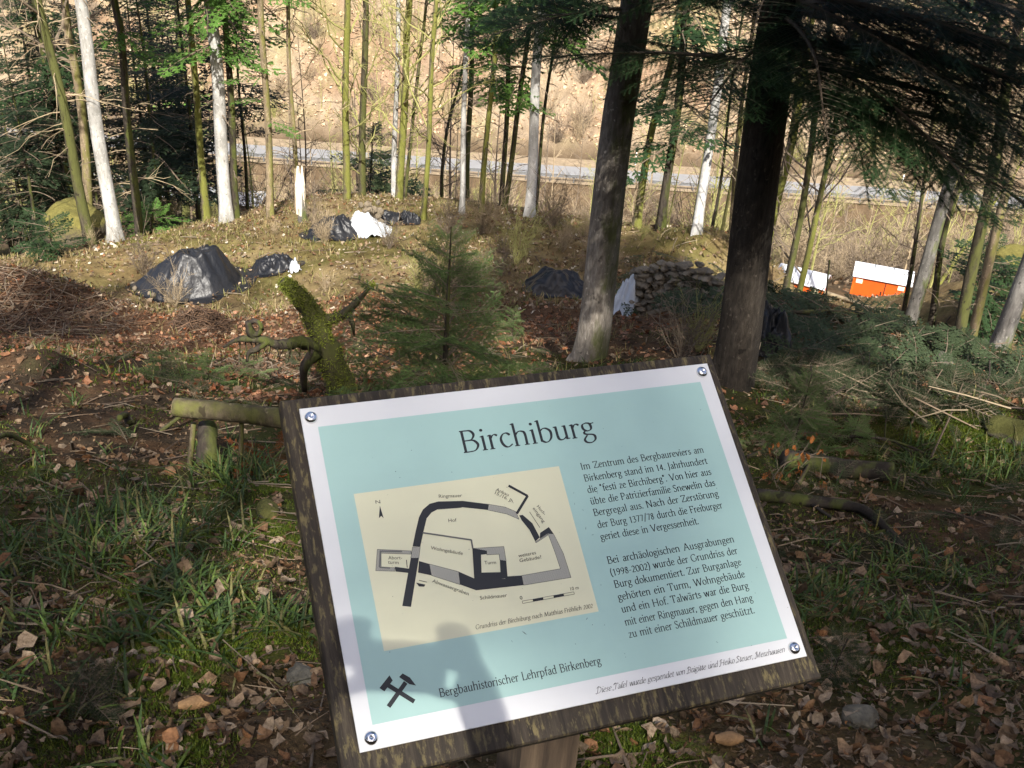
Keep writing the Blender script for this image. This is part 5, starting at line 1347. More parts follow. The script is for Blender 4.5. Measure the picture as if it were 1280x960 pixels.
# ------------------------------------------------------------------ orange huts with pale curved roofs
orange = plain("orange_paint", (.62, .095, .012), .5, .4, var=.10, sc=2)
roofm = plain("pale_roof_sheet", (.62, .64, .68), .4, .5, var=.06, sc=2)
lamp_m = plain("milky_window", (.80, .72, .5), .3, .5, var=.05)
dark_m = plain("dark_gap", (.03, .025, .02), .6)
def hut(label, px, py, D, W, Dp, Hh, yaw):
    c = at(px, py, D); c[2] = hgt(c[0], c[1])
    t = thing("site_hut", c.tolist(), label, "hut", None, yaw)
    mb = MB(); add_box(mb, (0, 0, Hh / 2 - .2), (W, Dp, Hh + .4)); mb.build("body", orange, t)
    mb = MB(); n = 11; y = np.linspace(-Dp / 2 - .07, Dp / 2 + .07, n); z = Hh + .03 + .30 * np.cos(y / (Dp / 2 + .07) * 1.35) - .066
    for s, zz in ((1, 0), (-1, -.03)):
        V = np.concatenate([np.stack([np.full(n, x), y, z + zz], 1) for x in (-W / 2 - .06, W / 2 + .06)]); i = np.arange(n - 1)
        F = np.stack([i, i + n, i + n + 1, i + 1], 1); mb.add(V, F if s > 0 else F[:, ::-1])
    for x in (-W / 2 - .06, W / 2 + .06):
        V = np.concatenate([np.stack([np.full(n, x), y, z], 1), np.stack([np.full(n, x), y, z - .03], 1)]); i = np.arange(n - 1); mb.add(V, np.stack([i, i + 1, i + n + 1, i + n], 1))
    for yy in (y[0], y[-1]): add_box(mb, (0, yy, z[0] - .015), (W + .12, .004, .03))
    rf = mb.build("roof", roofm, t)
    mb = MB()
    for x in (-W * .17, W * .17):
        V = np.concatenate([np.stack([np.full(n, x + d), y, z + .012], 1) for d in (-.012, .012)]); i = np.arange(n - 1); mb.add(V, np.stack([i, i + n, i + n + 1, i + 1], 1))
    mb.build("seam", galv, rf)
    for x in (-W * .40, W * .36):
        mb = MB(); add_box(mb, (x, -Dp / 2 - .012, Hh - .13), (W * .12, .024, .12)); mb.build("window", lamp_m, t)
    mb = MB(); add_box(mb, (W * .08, -Dp / 2 - .008, Hh * .5), (.02, .016, Hh * .9)); add_box(mb, (W * .03, -Dp / 2 - .015, Hh * .5), (.03, .03, .12)); mb.build("door_seam", dark_m, t)
    for x in (-W / 2, W / 2): mb = MB(); add_box(mb, (x, -Dp / 2 - .004, Hh / 2), (.05, .05, Hh)); mb.build("corner_post", plain("orange_dark", (.55, .11, .012), .5), t)
hut("orange hut with pale curved roof standing beyond the cut brush at right", 1096, 373, 28.5, 1.5, .70, .78, -.28)
hut("second hut, mostly hidden by trunks and brush, with pale roof left of the orange hut", 1003, 352, 27.5, 1.25, .7, .24, -.42)

# ------------------------------------------------------------------ mossy dead stump, propped log, fallen branches
D = 7.0
def pw(pts, d=D): return [at(x, y, d + (q[0] if q else 0)) for x, y, *q in pts]
base = at(428, 492, D); base[2] = hgt(base[0], base[1])
pxm = np.linalg.norm(base - CAM) / FPX
t = thing("mossy_stump", base.tolist(), "leaning moss-covered dead stump with root arms left of the young spruce", "dead stump")
def noisy_tube(mb, P, R, n, seed, m=26, amp=.16, mi=0):
    C = curve_pts(P, m); Rr = np.interp(np.linspace(0, 1, m), np.linspace(0, 1, len(R)), R)
    V, Q, cap = tube(C, Rr, n); k = m * n
    cen = np.repeat(C, n, 0); an = np.tile(np.arange(n), m); hh = np.repeat(np.arange(m), n)
    q = 1 + amp * 2 * (fbm(np.cos(an * 6.283 / n) * 1.6 + 5, hh * .35 + np.sin(an * 6.283 / n) * 1.6, seed, 3) - .45)
    V[:k] = cen + (V[:k] - cen) * q[:, None]; o = mb.n; mb.add(V, Q, mi); mb.f.append((cap + o, mi)); return V[:k], C
mb = MB()
sv, C = noisy_tube(mb, [base - (0, 0, .2)] + pw([(426, 485), (412, 445), (395, 402), (375, 372), (353, 350)]), np.array([22, 18, 15, 13, 10, 5]) * pxm, 20, 3, 44, .42)
mb.build("trunk", M['bark_olive'], t, base, True)
mb2 = MB(); sv2, _ = noisy_tube(mb2, pw([(404, 402), (424, 396, -.05), (438, 385, -.08), (452, 370, -.1), (466, 355, -.12)]), np.array([6.5, 5.5, 4.5, 3, 1]) * pxm, 8, 4, 22, .5)
add_tube(mb2, pw([(436, 392, -.08), (441, 405, -.08), (443, 420, -.08)]), np.array([4, 3, 1]) * pxm, 5)
mb2.build("branch", M['bark_olive'], t, base, True)
mb = MB()
noisy_tube(mb, pw([(408, 438), (378, 428, -.15), (350, 431, -.22), (328, 425, -.28), (300, 424, -.3), (279, 434, -.3)]), np.array([10, 7, 5.5, 4.5, 3.5, 1.5]) * pxm, 9, 5, 44, .75)
noisy_tube(mb, pw([(334, 426, -.28), (322, 436, -.3), (312, 440, -.3), (309, 452, -.3)]), np.array([5, 4, 3, 1.5]) * pxm, 6, 6, 14, .4)
noisy_tube(mb, pw([(320, 424, -.28), (313, 414, -.3), (310, 402, -.3)]), np.array([5, 5, 4]) * pxm, 6, 7, 10, .3)
noisy_tube(mb, pw([(312, 416, -.3), (322, 418, -.3), (327, 410, -.3), (322, 402, -.3), (313, 403, -.3), (311, 411, -.3), (315, 417, -.3)]), np.array([4, 3.4, 3, 3, 2.6, 2, 1]) * pxm, 7, 8, 30, .6)
noisy_tube(mb, pw([(396, 440, -.1), (384, 452, -.12), (379, 466, -.1), (381, 488, 0)]), np.array([9, 7, 5, 4]) * pxm, 7, 9, 14, .4)
for k in range(16):
    x = 300 + k * 6.5; k_ = .7; add_tube(mb, pw([(x, 428, -.25), (x + 3 * math.sin(k), 436 + 4 * math.sin(k * 2), -.25), (x + 5 * math.sin(k * 3), 444 + 8 * abs(math.sin(k * 1.7)), -.25)]), [.006, .004, .002], 4)
mb.build("roots", M['bark_dark'], t, base, True)
mb = MB(); _r = np.random.default_rng(4)
for S, num in ((sv, 9000), (sv2, 1600)):           # furry moss
    k = _r.integers(0, len(S), num); p = S[k] + _r.normal(0, .010, (num, 3)); d = _r.normal(0, .5, (num, 3)) + np.array([-.1, -.6, .3]); d /= np.linalg.norm(d, axis=1)[:, None]
    w = np.cross(d, _r.normal(0, 1, (num, 3))); w /= np.linalg.norm(w, axis=1)[:, None]
    keep = fbm(p[:, 0] * 9, p[:, 2] * 9, 61, 2) > .28
    p, d, w = p[keep], d[keep], w[keep]; l = _r.uniform(.012, .034, len(p))[:, None]
    V = np.concatenate([p - w * .004, p + w * .004, p + d * l]); i = np.arange(len(p)); mb.add(V, np.stack([i, i + len(p), i + 2 * len(p)], 1))
mb.build("moss", M['moss'], t, base)

D = 4.75
P = pw([(218, 509), (285, 515), (352, 523), (470, 536)], D)
base = np.array([P[1][0], P[1][1], hgt(P[1][0], P[1][1])]); pxm = np.linalg.norm(P[0] - CAM) / FPX
t = thing("propped_log", base.tolist(), "horizontal barked log resting on sticks left of the board", "log")
mb = MB(); V, C = noisy_tube(mb, P, np.array([12, 11.5, 12.5, 12.5]) * pxm, 14, 3, 34, .12); mb.build("trunk", M['log'], t, base, True)
d = (P[0] - P[1]) / np.linalg.norm(P[0] - P[1])
mb = MB(); add_tube(mb, [P[0] + d * .001, P[0] + d * .004], [10.5 * pxm, 10.3 * pxm], 14); mb.build("cut_end", plain("weathered_end_grain", (.17, .13, .08), .9, .2, var=.35, sc=30), t, base)
for k, (x0, y0, x1, y1, w) in enumerate([(242, 528, 232, 590, 6), (302, 526, 296, 592, 5)]):
    q = gh(x1, y1); a = at(x0, y0, D + (.02 if k else .1)); mb = MB(); noisy_tube(mb, [q - (0, 0, .1), (q + a) / 2 + (.01, 0, 0), a], np.array([w, w, w]) * pxm * .6, 6, k, 10, .2); mb.build("prop", M['log'], t, base, True)
q = gh(262, 588)
mb = MB(); noisy_tube(mb, [q - (0, 0, .15), q + (0, 0, .12), at(258, 530, D + .15)], np.array([.085, .06, .05]), 10, 5, 14, .4)
tag(mb.build("rotten_stump", M['bark_dark'], None, q, True), "dark rotten stump hidden under the propped log", "stump")

def branch(name, label, cat, pts, w, m, lift=.5, twigs=0, seed=1, r_end=.45):
    """A branch lying along the ground under the pixels pts (each may carry a height in metres)."""
    P = []
    for p in pts:
        g = gh(p[0], p[1]); sl_ = np.linalg.norm(g - CAM)
        if len(p) > 2:                             # raised: move towards the viewer along the ray
            d = (CAM - g) / sl_; g = g + d * (p[2] / max(d[2], .2))
        P.append(g)
    sl_ = np.linalg.norm(P[0] - CAM); r = w * .5 * sl_ / FPX
    P = [p + (0, 0, r * lift) for p in P]
    mb = MB(); noisy_tube(mb, P, np.linspace(r, r * r_end, 4), 9 if w > 9 else 6, seed, max(12, 5 * len(P)), .22)
    _r = np.random.default_rng(seed)
    C = curve_pts(P, 30)
    for k in range(twigs):
        i = _r.integers(6, 29); dd = (C[i] - C[i - 1]) / np.linalg.norm(C[i] - C[i - 1]) + _r.normal(0, .5, 3); dd[2] = abs(dd[2]) * .5; l = _r.uniform(.1, .45)
        add_tube(mb, [C[i], C[i] + dd * l * .5, C[i] + dd * l + (0, 0, -.06)], [r * .35, r * .25, .0015], 4)
    tag(mb.build(name, m, None, P[0], True), label, cat)
branch("fallen_log", "dark short log lying right of the board below the fir sapling", "log", [(978, 583), (1040, 593), (1114, 600)], 25, M['bark_dark'], .8, 0, 2, 1.0)
branch("fallen_branch", "dark thick branch curving down to the right below the dark short log", "branch", [(945, 624), (1010, 632), (1070, 640), (1100, 660), (1128, 690)], 17, M['bark_dark'], .8, 3, 3)
branch("fallen_branch", "thin arched bare branch above the dark short log", "branch", [(935, 572), (985, 556, .10), (1040, 548, .14), (1100, 549, .12), (1150, 565, .05), (1165, 580)], 6, M['bark_dark'], .5, 16, 4)
branch("fallen_branch", "forked grey stick leaning across the dark short log", "branch", [(998, 606, .05), (1012, 580, .16), (1027, 553, .2)], 6, M['log'], .5, 2, 5)
branch("stick", "reddish brown stick on grass at far left", "stick", [(18, 767), (70, 752), (122, 738)], 6, M['twig'], .5, 2, 6)
branch("stick", "slim grey forked stick at lower right among leaves", "stick", [(1145, 906), (1172, 878), (1201, 850)], 5, M['log'], .5, 1, 7)
branch("bent_stick", "dark curved dead stem arching from the left edge", "stick", [(-20, 560, .42), (8, 545, .36), (35, 556, .2), (57, 573)], 7, M['bark_dark'], .5, 1, 8, .8)
branch("dead_stalk", "short crooked upright dead stem left of the propped log", "stem", [(163, 531), (160, 525, .10), (157, 520, .2), (149, 524, .26)], 11, M['bark_dark'], .3, 0, 9, .7)
branch("dead_stalk", "thin straight reddish dead stem near the left edge", "stem", [(91, 562), (90, 556, .14), (90, 553, .32)], 5, M['twig'], .3, 0, 10, .6)
branch("stick", "pale stick leaning in the grass left of the log's props", "stick", [(124, 572), (134, 560, .05), (141, 553, .1)], 5, M['log'], .3, 0, 11)
branch("stick", "dark twig lying right of the reddish brown stick on the grass", "stick", [(140, 585), (165, 588), (196, 592)], 5, M['bark_dark'], .4, 2, 12)
branch("stick", "mossy dead twig rising from the propped log's cut end", "stick", [(200, 540), (228, 520, .2), (252, 508, .34)], 6, M['bark_olive'], .3, 1, 13)
branch("stick", "bare twig curving along the left border of the board", "stick", [(388, 965), (393, 920), (402, 880), (406, 862)], 4, M['twig'], .5, 1, 14)
branch("stick", "long thin twig across the leaves at bottom left", "stick", [(120, 915), (200, 905), (290, 895), (372, 886)], 4, M['bark_dark'], .5, 4, 15)
branch("stick", "dry stick on the dark slope right of the arched branch", "stick", [(1185, 590), (1230, 605), (1275, 620)], 5, M['twig'], .5, 2, 16)
for k, (pts, lab) in enumerate([([(1040, 452), (1110, 460), (1180, 440)], "long grey pole lying on the cut brush, lowest of the poles"), ([(960, 395), (1050, 392), (1150, 398)], "brown pole lying across the upper cut brush"), ([(1010, 362), (1060, 378), (1105, 395)], "pale split pole near the second hut on the cut brush"), ([(1150, 420), (1205, 432), (1262, 440)], "grey pole on the brush near the right edge"), ([(838, 375), (872, 372), (905, 372)], "pale plank lying beside the rubble wall"), ([(850, 338), (875, 350), (898, 372)], "bent pale pole leaning on the rubble wall")]):
    branch("pole", lab, "pole", pts, 6, M['twig_tan'] if k in (2, 4, 5) else M['log'], .9, 2, 20 + k, .6)

# pine cones
def cone(label, px, py, L, yaw):
    g = gh(px, py); t = thing("fir_cone", (g + (0, 0, .03)).tolist(), label, "cone", None, yaw)
    mb = MB(); V, Q, cap = tube(np.stack([np.linspace(-L / 2, L / 2, 9), np.zeros(9), np.zeros(9)], 1), np.array([.3, .7, .9, 1, 1, .95, .8, .5, .2]) * .010, 8); mb.add(V, Q)
    for i in range(16):
        for k in range(9):
            a = (k + .5 * (i % 2)) * 2 * math.pi / 9; x = -L / 2 + L * (i + .5) / 16; r = .0145 * math.sin(math.pi * (.12 + .80 * (i + .5) / 16)) + .002
            u = np.array([0, math.cos(a), math.sin(a)]); s = np.array([0, -math.sin(a), math.cos(a)]); X = np.array([1., 0, 0])
            b0 = X * (x - .004) + u * r * .8; mb.add([b0 - s * .004, X * (x + .003) + u * r - s * .0045, X * (x + .008) + u * r * 1.05, X * (x + .003) + u * r + s * .0045, b0 + s * .004], [(0, 1, 2, 3, 4)])
    mb.build("scales", plain("cone_scales", (.27, .16, .075), .7, .3, var=.3, sc=60), t)
cone("light brown fir cone in leaves at bottom left", 246, 889, .075, .35)
cone("brown fir cone under the lower right edge of the board", 908, 934, .06, .1)

# red-brown brush piles of twigs
def twig_pile(name, label, cat, px, py, R, H, n, seed, mats, l=(.25, .8)):
    c = gh(px, py); r = np.random.default_rng(seed); mb = MB()
    for k in range(n):
        a = r.uniform(0, 6.283); q = R * math.sqrt(r.uniform()); x, y = c[0] + q * math.cos(a), c[1] + q * math.sin(a) * .8
        z = hgt(x, y) + H * (1 - (q / R) ** 2) * r.uniform(.2, 1); ln = r.uniform(*l); az = r.uniform(0, 6.283); el = r.normal(0, .25)
        d = np.array([math.cos(az), math.sin(az), math.sin(el)]) * ln * .5; p = np.array([x, y, z])
        add_tube(mb, [p - d, p + r.normal(0, .03, 3), p + d], [.006, .007, .002], 3, False, int(r.integers(len(mats))))
    tag(mb.build(name, mats, None, c), label, cat)
red = plain("red_brown_twig", (.125, .075, .045), .85, .2); dk = plain("dark_brown_twig", (.07, .045, .03), .85, .2)
twig_pile("brush_pile", "big red-brown brush pile on the slope at the left edge", "brush pile", 25, 392, 1.5, .14, 900, 3, [red, dk, dk, M['twig']])
twig_pile("brush_pile", "small dark root clump in front of the largest black heap", "brush pile", 252, 405, .42, .22, 420, 5, [red, dk, dk], (.08, .3))
twig_pile("brush_pile", "brown twig heap on the slope left of the mossy dead stump", "brush pile", 330, 470, .5, .1, 200, 6, [red, dk, M['twig']], (.1, .4))

# rusty dead fir spray and a beech twig that kept its orange leaves
mb = MB(); _r = np.random.default_rng(12); c = gh(348, 588)
for k in range(7): place(mb, little_spruce.tpl[k % 3], rotm(_r.uniform(0, 6.28), _r.uniform(.0, .5), _r.normal(0, .4)), c + (_r.normal(0, .05), _r.normal(0, .05), .04), .42)
tag(mb.build("dead_fir_spray", [foliage("rust_needles", (.30, .085, .02), .2), M['twig']], None, c), "rust-orange dead fir spray beside the board's left border", "dead spray")
# ------------------------------------------------------------------ countless small things of the forest floor
LEAFC = np.array([(.27, .175, .10), (.33, .23, .145), (.20, .115, .06), (.38, .29, .20), (.15, .085, .045), (.28, .14, .065), (.22, .15, .09), (.17, .12, .08), (.40, .31, .22), (.36, .27, .18)])
def basis_on_ground(x, y):
    e = .03; z = hgt(x, y)
    n = np.stack([-(hgt(x + e, y) - hgt(x - e, y)) / (2 * e), -(hgt(x, y + e) - hgt(x, y - e)) / (2 * e), np.ones_like(x)], -1)
    return z, n / np.linalg.norm(n, axis=1)[:, None]
def wedge(n, y0, y1, r, pw=.5):
    """Random ground points in the view wedge, uniform over the ground."""
    y = (y0 ** 2 + (y1 ** 2 - y0 ** 2) * r.uniform(0, 1, n)) ** .5
    return r.uniform(-1, 1, n) * (.66 * y + .6), y
def visible_mask(px, py): return (px > -60) & (px < 1340) & (py > -60) & (py < 1050)

def leaves(mb, x, y, r, size, lift=.012, tilt=.45, cols=LEAFC):
    n = len(x); z, N = basis_on_ground(x, y)
    N = N + r.normal(0, tilt, (n, 3)); N /= np.linalg.norm(N, axis=1)[:, None]
    a = r.normal(0, 1, (n, 3)); A = np.cross(N, a); A /= np.linalg.norm(A, axis=1)[:, None]; B = np.cross(N, A)
    L = size * r.uniform(.35, 1.45, n); W = L * r.uniform(.24, .48, n)
    c = np.stack([x, y, z + lift * r.uniform(.1, 1.6, n)], 1)
    curl = r.uniform(-.5, .9, n) * L; fold = r.uniform(.05, .5, n) * W
    V = []
    cr = .10 * L
    for t, w in ((-.5, 0), (-.24, .85), (.10, 1.0), (.36, .62), (.55, 0)):
        m = c + A * (L * (t + r.uniform(-.06, .06, n)))[:, None] + N * (curl * (t * t) * 2 + cr * r.normal(0, .5, n))[:, None]
        if w == 0: V.append(m)
        else:
            for sd in (1, 0, -1):
                if sd == 0: V.append(m); continue
                ww = W * w * r.uniform(.45, 1.35, n)
                V.append(m + B * (sd * ww)[:, None] + A * (L * r.uniform(-.08, .08, n))[:, None] + N * (fold * w + cr * r.normal(0, .9, n))[:, None])
    V = np.concatenate(V); i = np.arange(n); k = lambda q: i + q * n
    T3 = np.concatenate([np.stack([k(0), k(2), k(1)], 1), np.stack([k(0), k(3), k(2)], 1), np.stack([k(10), k(7), k(8)], 1), np.stack([k(10), k(8), k(9)], 1)])
    Q = np.concatenate([np.stack([k(1), k(2), k(5), k(4)], 1), np.stack([k(2), k(3), k(6), k(5)], 1), np.stack([k(4), k(5), k(8), k(7)], 1), np.stack([k(5), k(6), k(9), k(8)], 1)])
    C = cols[r.integers(0, len(cols), n)] * r.uniform(.55, 1.2, (n, 1))
    o = mb.n; mb.add(V, Q, 0, np.tile(C, (11, 1))); mb.f.append((T3 + o, 0))
r = np.random.default_rng(21)
mb = MB()
x, y = wedge(5600, 1.15, 2.6, r); px, py, _ = topx(np.stack([x, y, hgt(x, y)], 1))
dens = .16 + .42 * ((py > 830) & (px > 130)) + .2 * (px > 960) + .5 * (fbm(x / .3, y / .3, 71, 3) > .52)
k = r.uniform(0, 1, len(x)) < dens; leaves(mb, x[k], y[k], r, .036, .014, .6)
x, y = wedge(500, 1.3, 4.5, r); leaves(mb, x, y, r, .042, .06, .6)
x, y = wedge(7500, 2.5, 6.5, r); px, py, _ = topx(np.stack([x, y, hgt(x, y)], 1))
dens = .22 + .5 * (fbm(x / .7, y / .7, 72, 3) > .5); k = r.uniform(0, 1, len(x)) < dens; leaves(mb, x[k], y[k], r, .050, .014, .55)
x, y = wedge(32000, 6.5, 16, r); dens = .35 + .65 * (fbm(x / 1.2, y / 1.2, 73, 3) > .47) - .5 * (x > 2.4); k = r.uniform(0, 1, len(x)) < dens; leaves(mb, x[k], y[k], r, .058, .015, .55, np.concatenate([LEAFC, LEAFC * (1.25, .95, .85), LEAFC * (1.15, .8, .7)]))
pale = np.concatenate([LEAFC, LEAFC, np.array([(.62, .56, .44), (.70, .64, .52), (.6, .5, .36)])])
x, y = wedge(37500, 14, 27, r); k = r.uniform(0, 1, len(x)) < .45 + .5 * (fbm(x / 1.5, y / 1.5, 74, 2) > .45) - .4 * (x > 4); leaves(mb, x[k], y[k], r, .066, .03, .6, pale)
x, y = wedge(22000, 96, 120, r); leaves(mb, x, y, r, .32, .08, .6, np.array([(.62, .46, .30), (.72, .56, .38), (.55, .38, .24), (.45, .32, .2)]))
x, y = wedge(5000, 33, 80, r); leaves(mb, x, y, r, .22, .06, .5)
tag(mb.build("fallen_leaves", M['leafcol'], smooth=True), kind="stuff")

# crumbled leaf and bark duff
mb = MB()
DUFF = np.array([(.16, .10, .055), (.24, .16, .09), (.10, .06, .035), (.30, .21, .13), (.20, .10, .05), (.07, .05, .03)])
def duff(n, y0, y1, s):
    x, y = wedge(n, y0, y1, r); z, N = basis_on_ground(x, y); N = N + r.normal(0, .5, (n, 3)); N /= np.linalg.norm(N, axis=1)[:, None]
    A = np.cross(N, r.normal(0, 1, (n, 3))); A /= np.linalg.norm(A, axis=1)[:, None]; B = np.cross(N, A)
    L = (s * r.uniform(.3, 1.3, n))[:, None]; W = L * r.uniform(.12, .6, (n, 1)); c = np.stack([x, y, z + r.uniform(0, .010, n)], 1)
    V = np.concatenate([c - A * L, c + B * W, c + A * L * r.uniform(.6, 1, (n, 1)), c - B * W * r.uniform(.5, 1, (n, 1))]); i = np.arange(n)
    mb.add(V, np.stack([i, i + n, i + 2 * n, i + 3 * n], 1), 0, np.tile(DUFF[r.integers(0, 6, n)] * r.uniform(.5, 1.25, (n, 1)), (4, 1)))
duff(42000, 1.1, 3.2, .010); duff(26000, 3, 7, .017); duff(22000, 6.5, 15, .028)
tag(mb.build("leaf_debris", M['leafcol']), kind="stuff")

# grass and wood-rush
def grass(mb, x, y, r, nb, hgt_, wid, cols, bend=.9):
    n = len(x); z = hgt(x, y)
    for b in range(nb):
        a = r.uniform(0, 6.283, n); d = np.stack([np.cos(a), np.sin(a), np.zeros(n)], 1); s = np.stack([-np.sin(a), np.cos(a), np.zeros(n)], 1)
        H = hgt_ * r.uniform(.4, 1.2, n); lean = r.uniform(.2, bend, n); c0 = np.stack([x, y, z - .01], 1) + r.normal(0, .02, (n, 3)) * (1, 1, 0)
        V = []
        for t, w in ((0, .7), (.4, 1), (.75, .7), (1, .0)):
            m = c0 + d * (H * lean * t ** 1.6)[:, None] + np.array([0, 0, 1.]) * (H * (t - .42 * lean * t ** 2.4))[:, None]
            if w: V += [m + s * (wid * w * .5), m - s * (wid * w * .5)]
            else: V.append(m)
        V = np.concatenate(V); i = np.arange(n); k = lambda q: i + q * n
        C = cols[r.integers(0, len(cols), n)] * r.uniform(.5, 1.15, (n, 1))
        o = mb.n; mb.add(V, np.concatenate([np.stack([k(0), k(1), k(3), k(2)], 1), np.stack([k(2), k(3), k(5), k(4)], 1)]), 0, np.tile(C, (7, 1))); mb.f.append((np.stack([k(4), k(5), k(6)], 1) + o, 0))
GC = np.array([(.06, .115, .03), (.085, .145, .03), (.055, .10, .03), (.11, .165, .032), (.20, .19, .07), (.07, .12, .035)])
mb = MB()
x, y = wedge(1125, 1.3, 4.2, r); px, py, _ = topx(np.stack([x, y, hgt(x, y)], 1))
dens = .04 + .17 * (px < 330) * (py < 800) + .16 * (px > 1000) * (py < 830) + .3 * (fbm(x / .4, y / .4, 81, 2) > .5); dens *= np.where((py > 870), .25, 1)
k = r.uniform(0, 1, len(x)) < dens; grass(mb, x[k], y[k], r, 8, .11, .0075, GC, 1.35)
x, y = wedge(1875, 3.5, 9, r); k = r.uniform(0, 1, len(x)) < .07 + .26 * (fbm(x / 1, y / 1, 82, 2) > .48); grass(mb, x[k], y[k], r, 7, .13, .009, GC, 1.35)
for px, py, n, s in [(285, 780, 14, .22), (230, 740, 12, .2), (330, 770, 10, .15), (215, 800, 8, .2), (150, 690, 16, .35), (190, 650, 10, .22), (60, 700, 14, .35), (60, 860, 10, .3), (40, 800, 9, .25), (200, 660, 12, .4), (310, 600, 40, .3), (1060, 760, 22, .35), (1200, 590, 60, .5), (1150, 720, 26, .4), (1240, 800, 12, .3), (1010, 740, 16, .25)]:
    c = gh(px, py); q = r.normal(0, s * .5, (n, 2)); grass(mb, c[0] + q[:, 0], c[1] + q[:, 1], r, 9, .12 if py > 700 else .18, .0085, GC, 1.3)
DG = np.array([(.34, .27, .13), (.42, .34, .18), (.26, .20, .09), (.30, .28, .10), (.20, .22, .06)])
x, y = wedge(8750, 14.5, 26, r); k = r.uniform(0, 1, len(x)) < .35 + .6 * (fbm(x / 1.3, y / 1.3, 83, 2) > .45) - .5 * (x > 3.5); grass(mb, x[k], y[k], r, 6, .17, .013, DG, 1.1)
x, y = wedge(1875, 7, 15, r); k = r.uniform(0, 1, len(x)) < .4; grass(mb, x[k], y[k], r, 5, .15, .008, DG, 1.1)
tag(mb.build("grass", M['grasscol']), kind="stuff")

# moss cushions: short dense fur on the near ground
mb = MB()
MC = np.array([(.12, .19, .022), (.16, .23, .028), (.085, .13, .02), (.20, .24, .034)])
for px, py, s, n, b in [(270, 800, .34, 20000, 1.15), (330, 670, .34, 11000, .9), (345, 610, .3, 7000, .8), (200, 745, .25, 6000, .7), (230, 860, .2, 5000, .8), (60, 930, .25, 5000, .6), (230, 940, .14, 4000, .8), (1100, 800, .3, 7000, .55), (1000, 720, .3, 5000, .5), (1200, 545, .4, 5000, .8), (780, 930, .12, 4000, .8), (1040, 640, .4, 3000, .6), (1060, 430, .6, 3500, .7), (1240, 545, .3, 3500, .8)]:
    c = gh(px, py); q = r.normal(0, s * .45, (n, 2)); xx, yy = c[0] + q[:, 0], c[1] + q[:, 1]
    k = fbm(xx / .12, yy / .12, 91, 3) > .36; xx, yy = xx[k], yy[k]; n = len(xx)
    p = np.stack([xx, yy, hgt(xx, yy) - .002], 1); d = r.normal(0, .55, (n, 3)) + (0, 0, .8); d /= np.linalg.norm(d, axis=1)[:, None]
    w = np.cross(d, r.normal(0, 1, (n, 3))); w /= np.linalg.norm(w, axis=1)[:, None]; l = r.uniform(.008, .024, (n, 1)); sc = 1 + .8 * (p[:, 1:2] > 5)
    V = np.concatenate([p - w * .0022 * sc, p + w * .0022 * sc, p + d * l * sc]); i = np.arange(n)
    C = MC[r.integers(0, 4, n)] * b * r.uniform(.6, 1.2, (n, 1)); mb.add(V, np.stack([i, i + n, i + 2 * n], 1), 0, np.tile(C, (3, 1)))
def moss_field(n, y0, y1, thr, l0, l1, w_, seed, b=.8):
    x, y = wedge(n, y0, y1, r); k = fbm(x / .55, y / .55, seed, 4) + .25 * (fbm(x / .1, y / .1, seed + 5, 2) - .4) > thr; x, y = x[k], y[k]; n = len(x)
    p = np.stack([x, y, hgt(x, y) - .002], 1); d = r.normal(0, .6, (n, 3)) + (0, 0, .7); d /= np.linalg.norm(d, axis=1)[:, None]
    w = np.cross(d, r.normal(0, 1, (n, 3))); w /= np.linalg.norm(w, axis=1)[:, None]; l = r.uniform(l0, l1, (n, 1))
    V = np.concatenate([p - w * w_, p + w * w_, p + d * l]); i = np.arange(n)
    C = MC[r.integers(0, 4, n)] * b * r.uniform(.5, 1.2, (n, 1)); mb.add(V, np.stack([i, i + n, i + 2 * n], 1), 0, np.tile(C, (3, 1)))
moss_field(90000, 1.1, 3.2, .46, .008, .024, .0022, 191); moss_field(80000, 3, 7, .47, .012, .035, .0035, 192, .75); moss_field(40000, 6.5, 11, .5, .02, .05, .006, 193, .65)
tag(mb.build("moss_cushions", M['grasscol']), kind="stuff")

# fine twigs and needles
mb = MB()
def sticks(n, y0, y1, l, rad):
    x, y = wedge(n, y0, y1, r); z, N = basis_on_ground(x, y)
    a = r.normal(0, 1, (n, 3)); A = np.cross(N, a); A /= np.linalg.norm(A, axis=1)[:, None]; A = A + N * r.normal(0, .12, (n, 1))
    for i in range(n):
        p = np.array([x[i], y[i], z[i] + .008 + abs(r.normal(0, .008))]); L = l * r.uniform(.3, 1.4)
        c = np.array([(.16, .11, .07), (.19, .14, .09), (.09, .06, .04), (.20, .16, .11)][r.integers(4)]) * r.uniform(.6, 1.2)
        add_tube(mb, [p - A[i] * L / 2, p + r.normal(0, .03, 3) * L + N[i] * .02 * L, p + A[i] * L / 2], [rad, rad * r.uniform(.7, 1.2), rad * .4], 4, False, 0, c)
sticks(650, 1.2, 4, .14, .0018); sticks(120, 1.4, 5, .35, .0042); sticks(900, 3, 13, .32, .004); sticks(500, 12, 26, .5, .010)
def sticks_at(P, l, rad):
    for p in P:
        az = r.uniform(0, 6.283); L = l * r.uniform(.3, 1.4); d = np.array([math.cos(az), math.sin(az), r.normal(0, .12)]) * L / 2
        c = np.array([(.14, .10, .065), (.18, .14, .09), (.08, .055, .04), (.22, .17, .11)][r.integers(4)]) * r.uniform(.6, 1.2); b = p + (0, 0, r.uniform(.03, .16))
        add_tube(mb, [b - d, b + r.normal(0, .02, 3), b + d], [rad, rad * .9, rad * .5], 4, False, 0, c)
sticks_at(ground_hit(r.uniform(920, 1290, 36), r.uniform(380, 540, 36)), .7, .007)
tag(mb.build("twig_litter", M['stickcol']), kind="stuff")

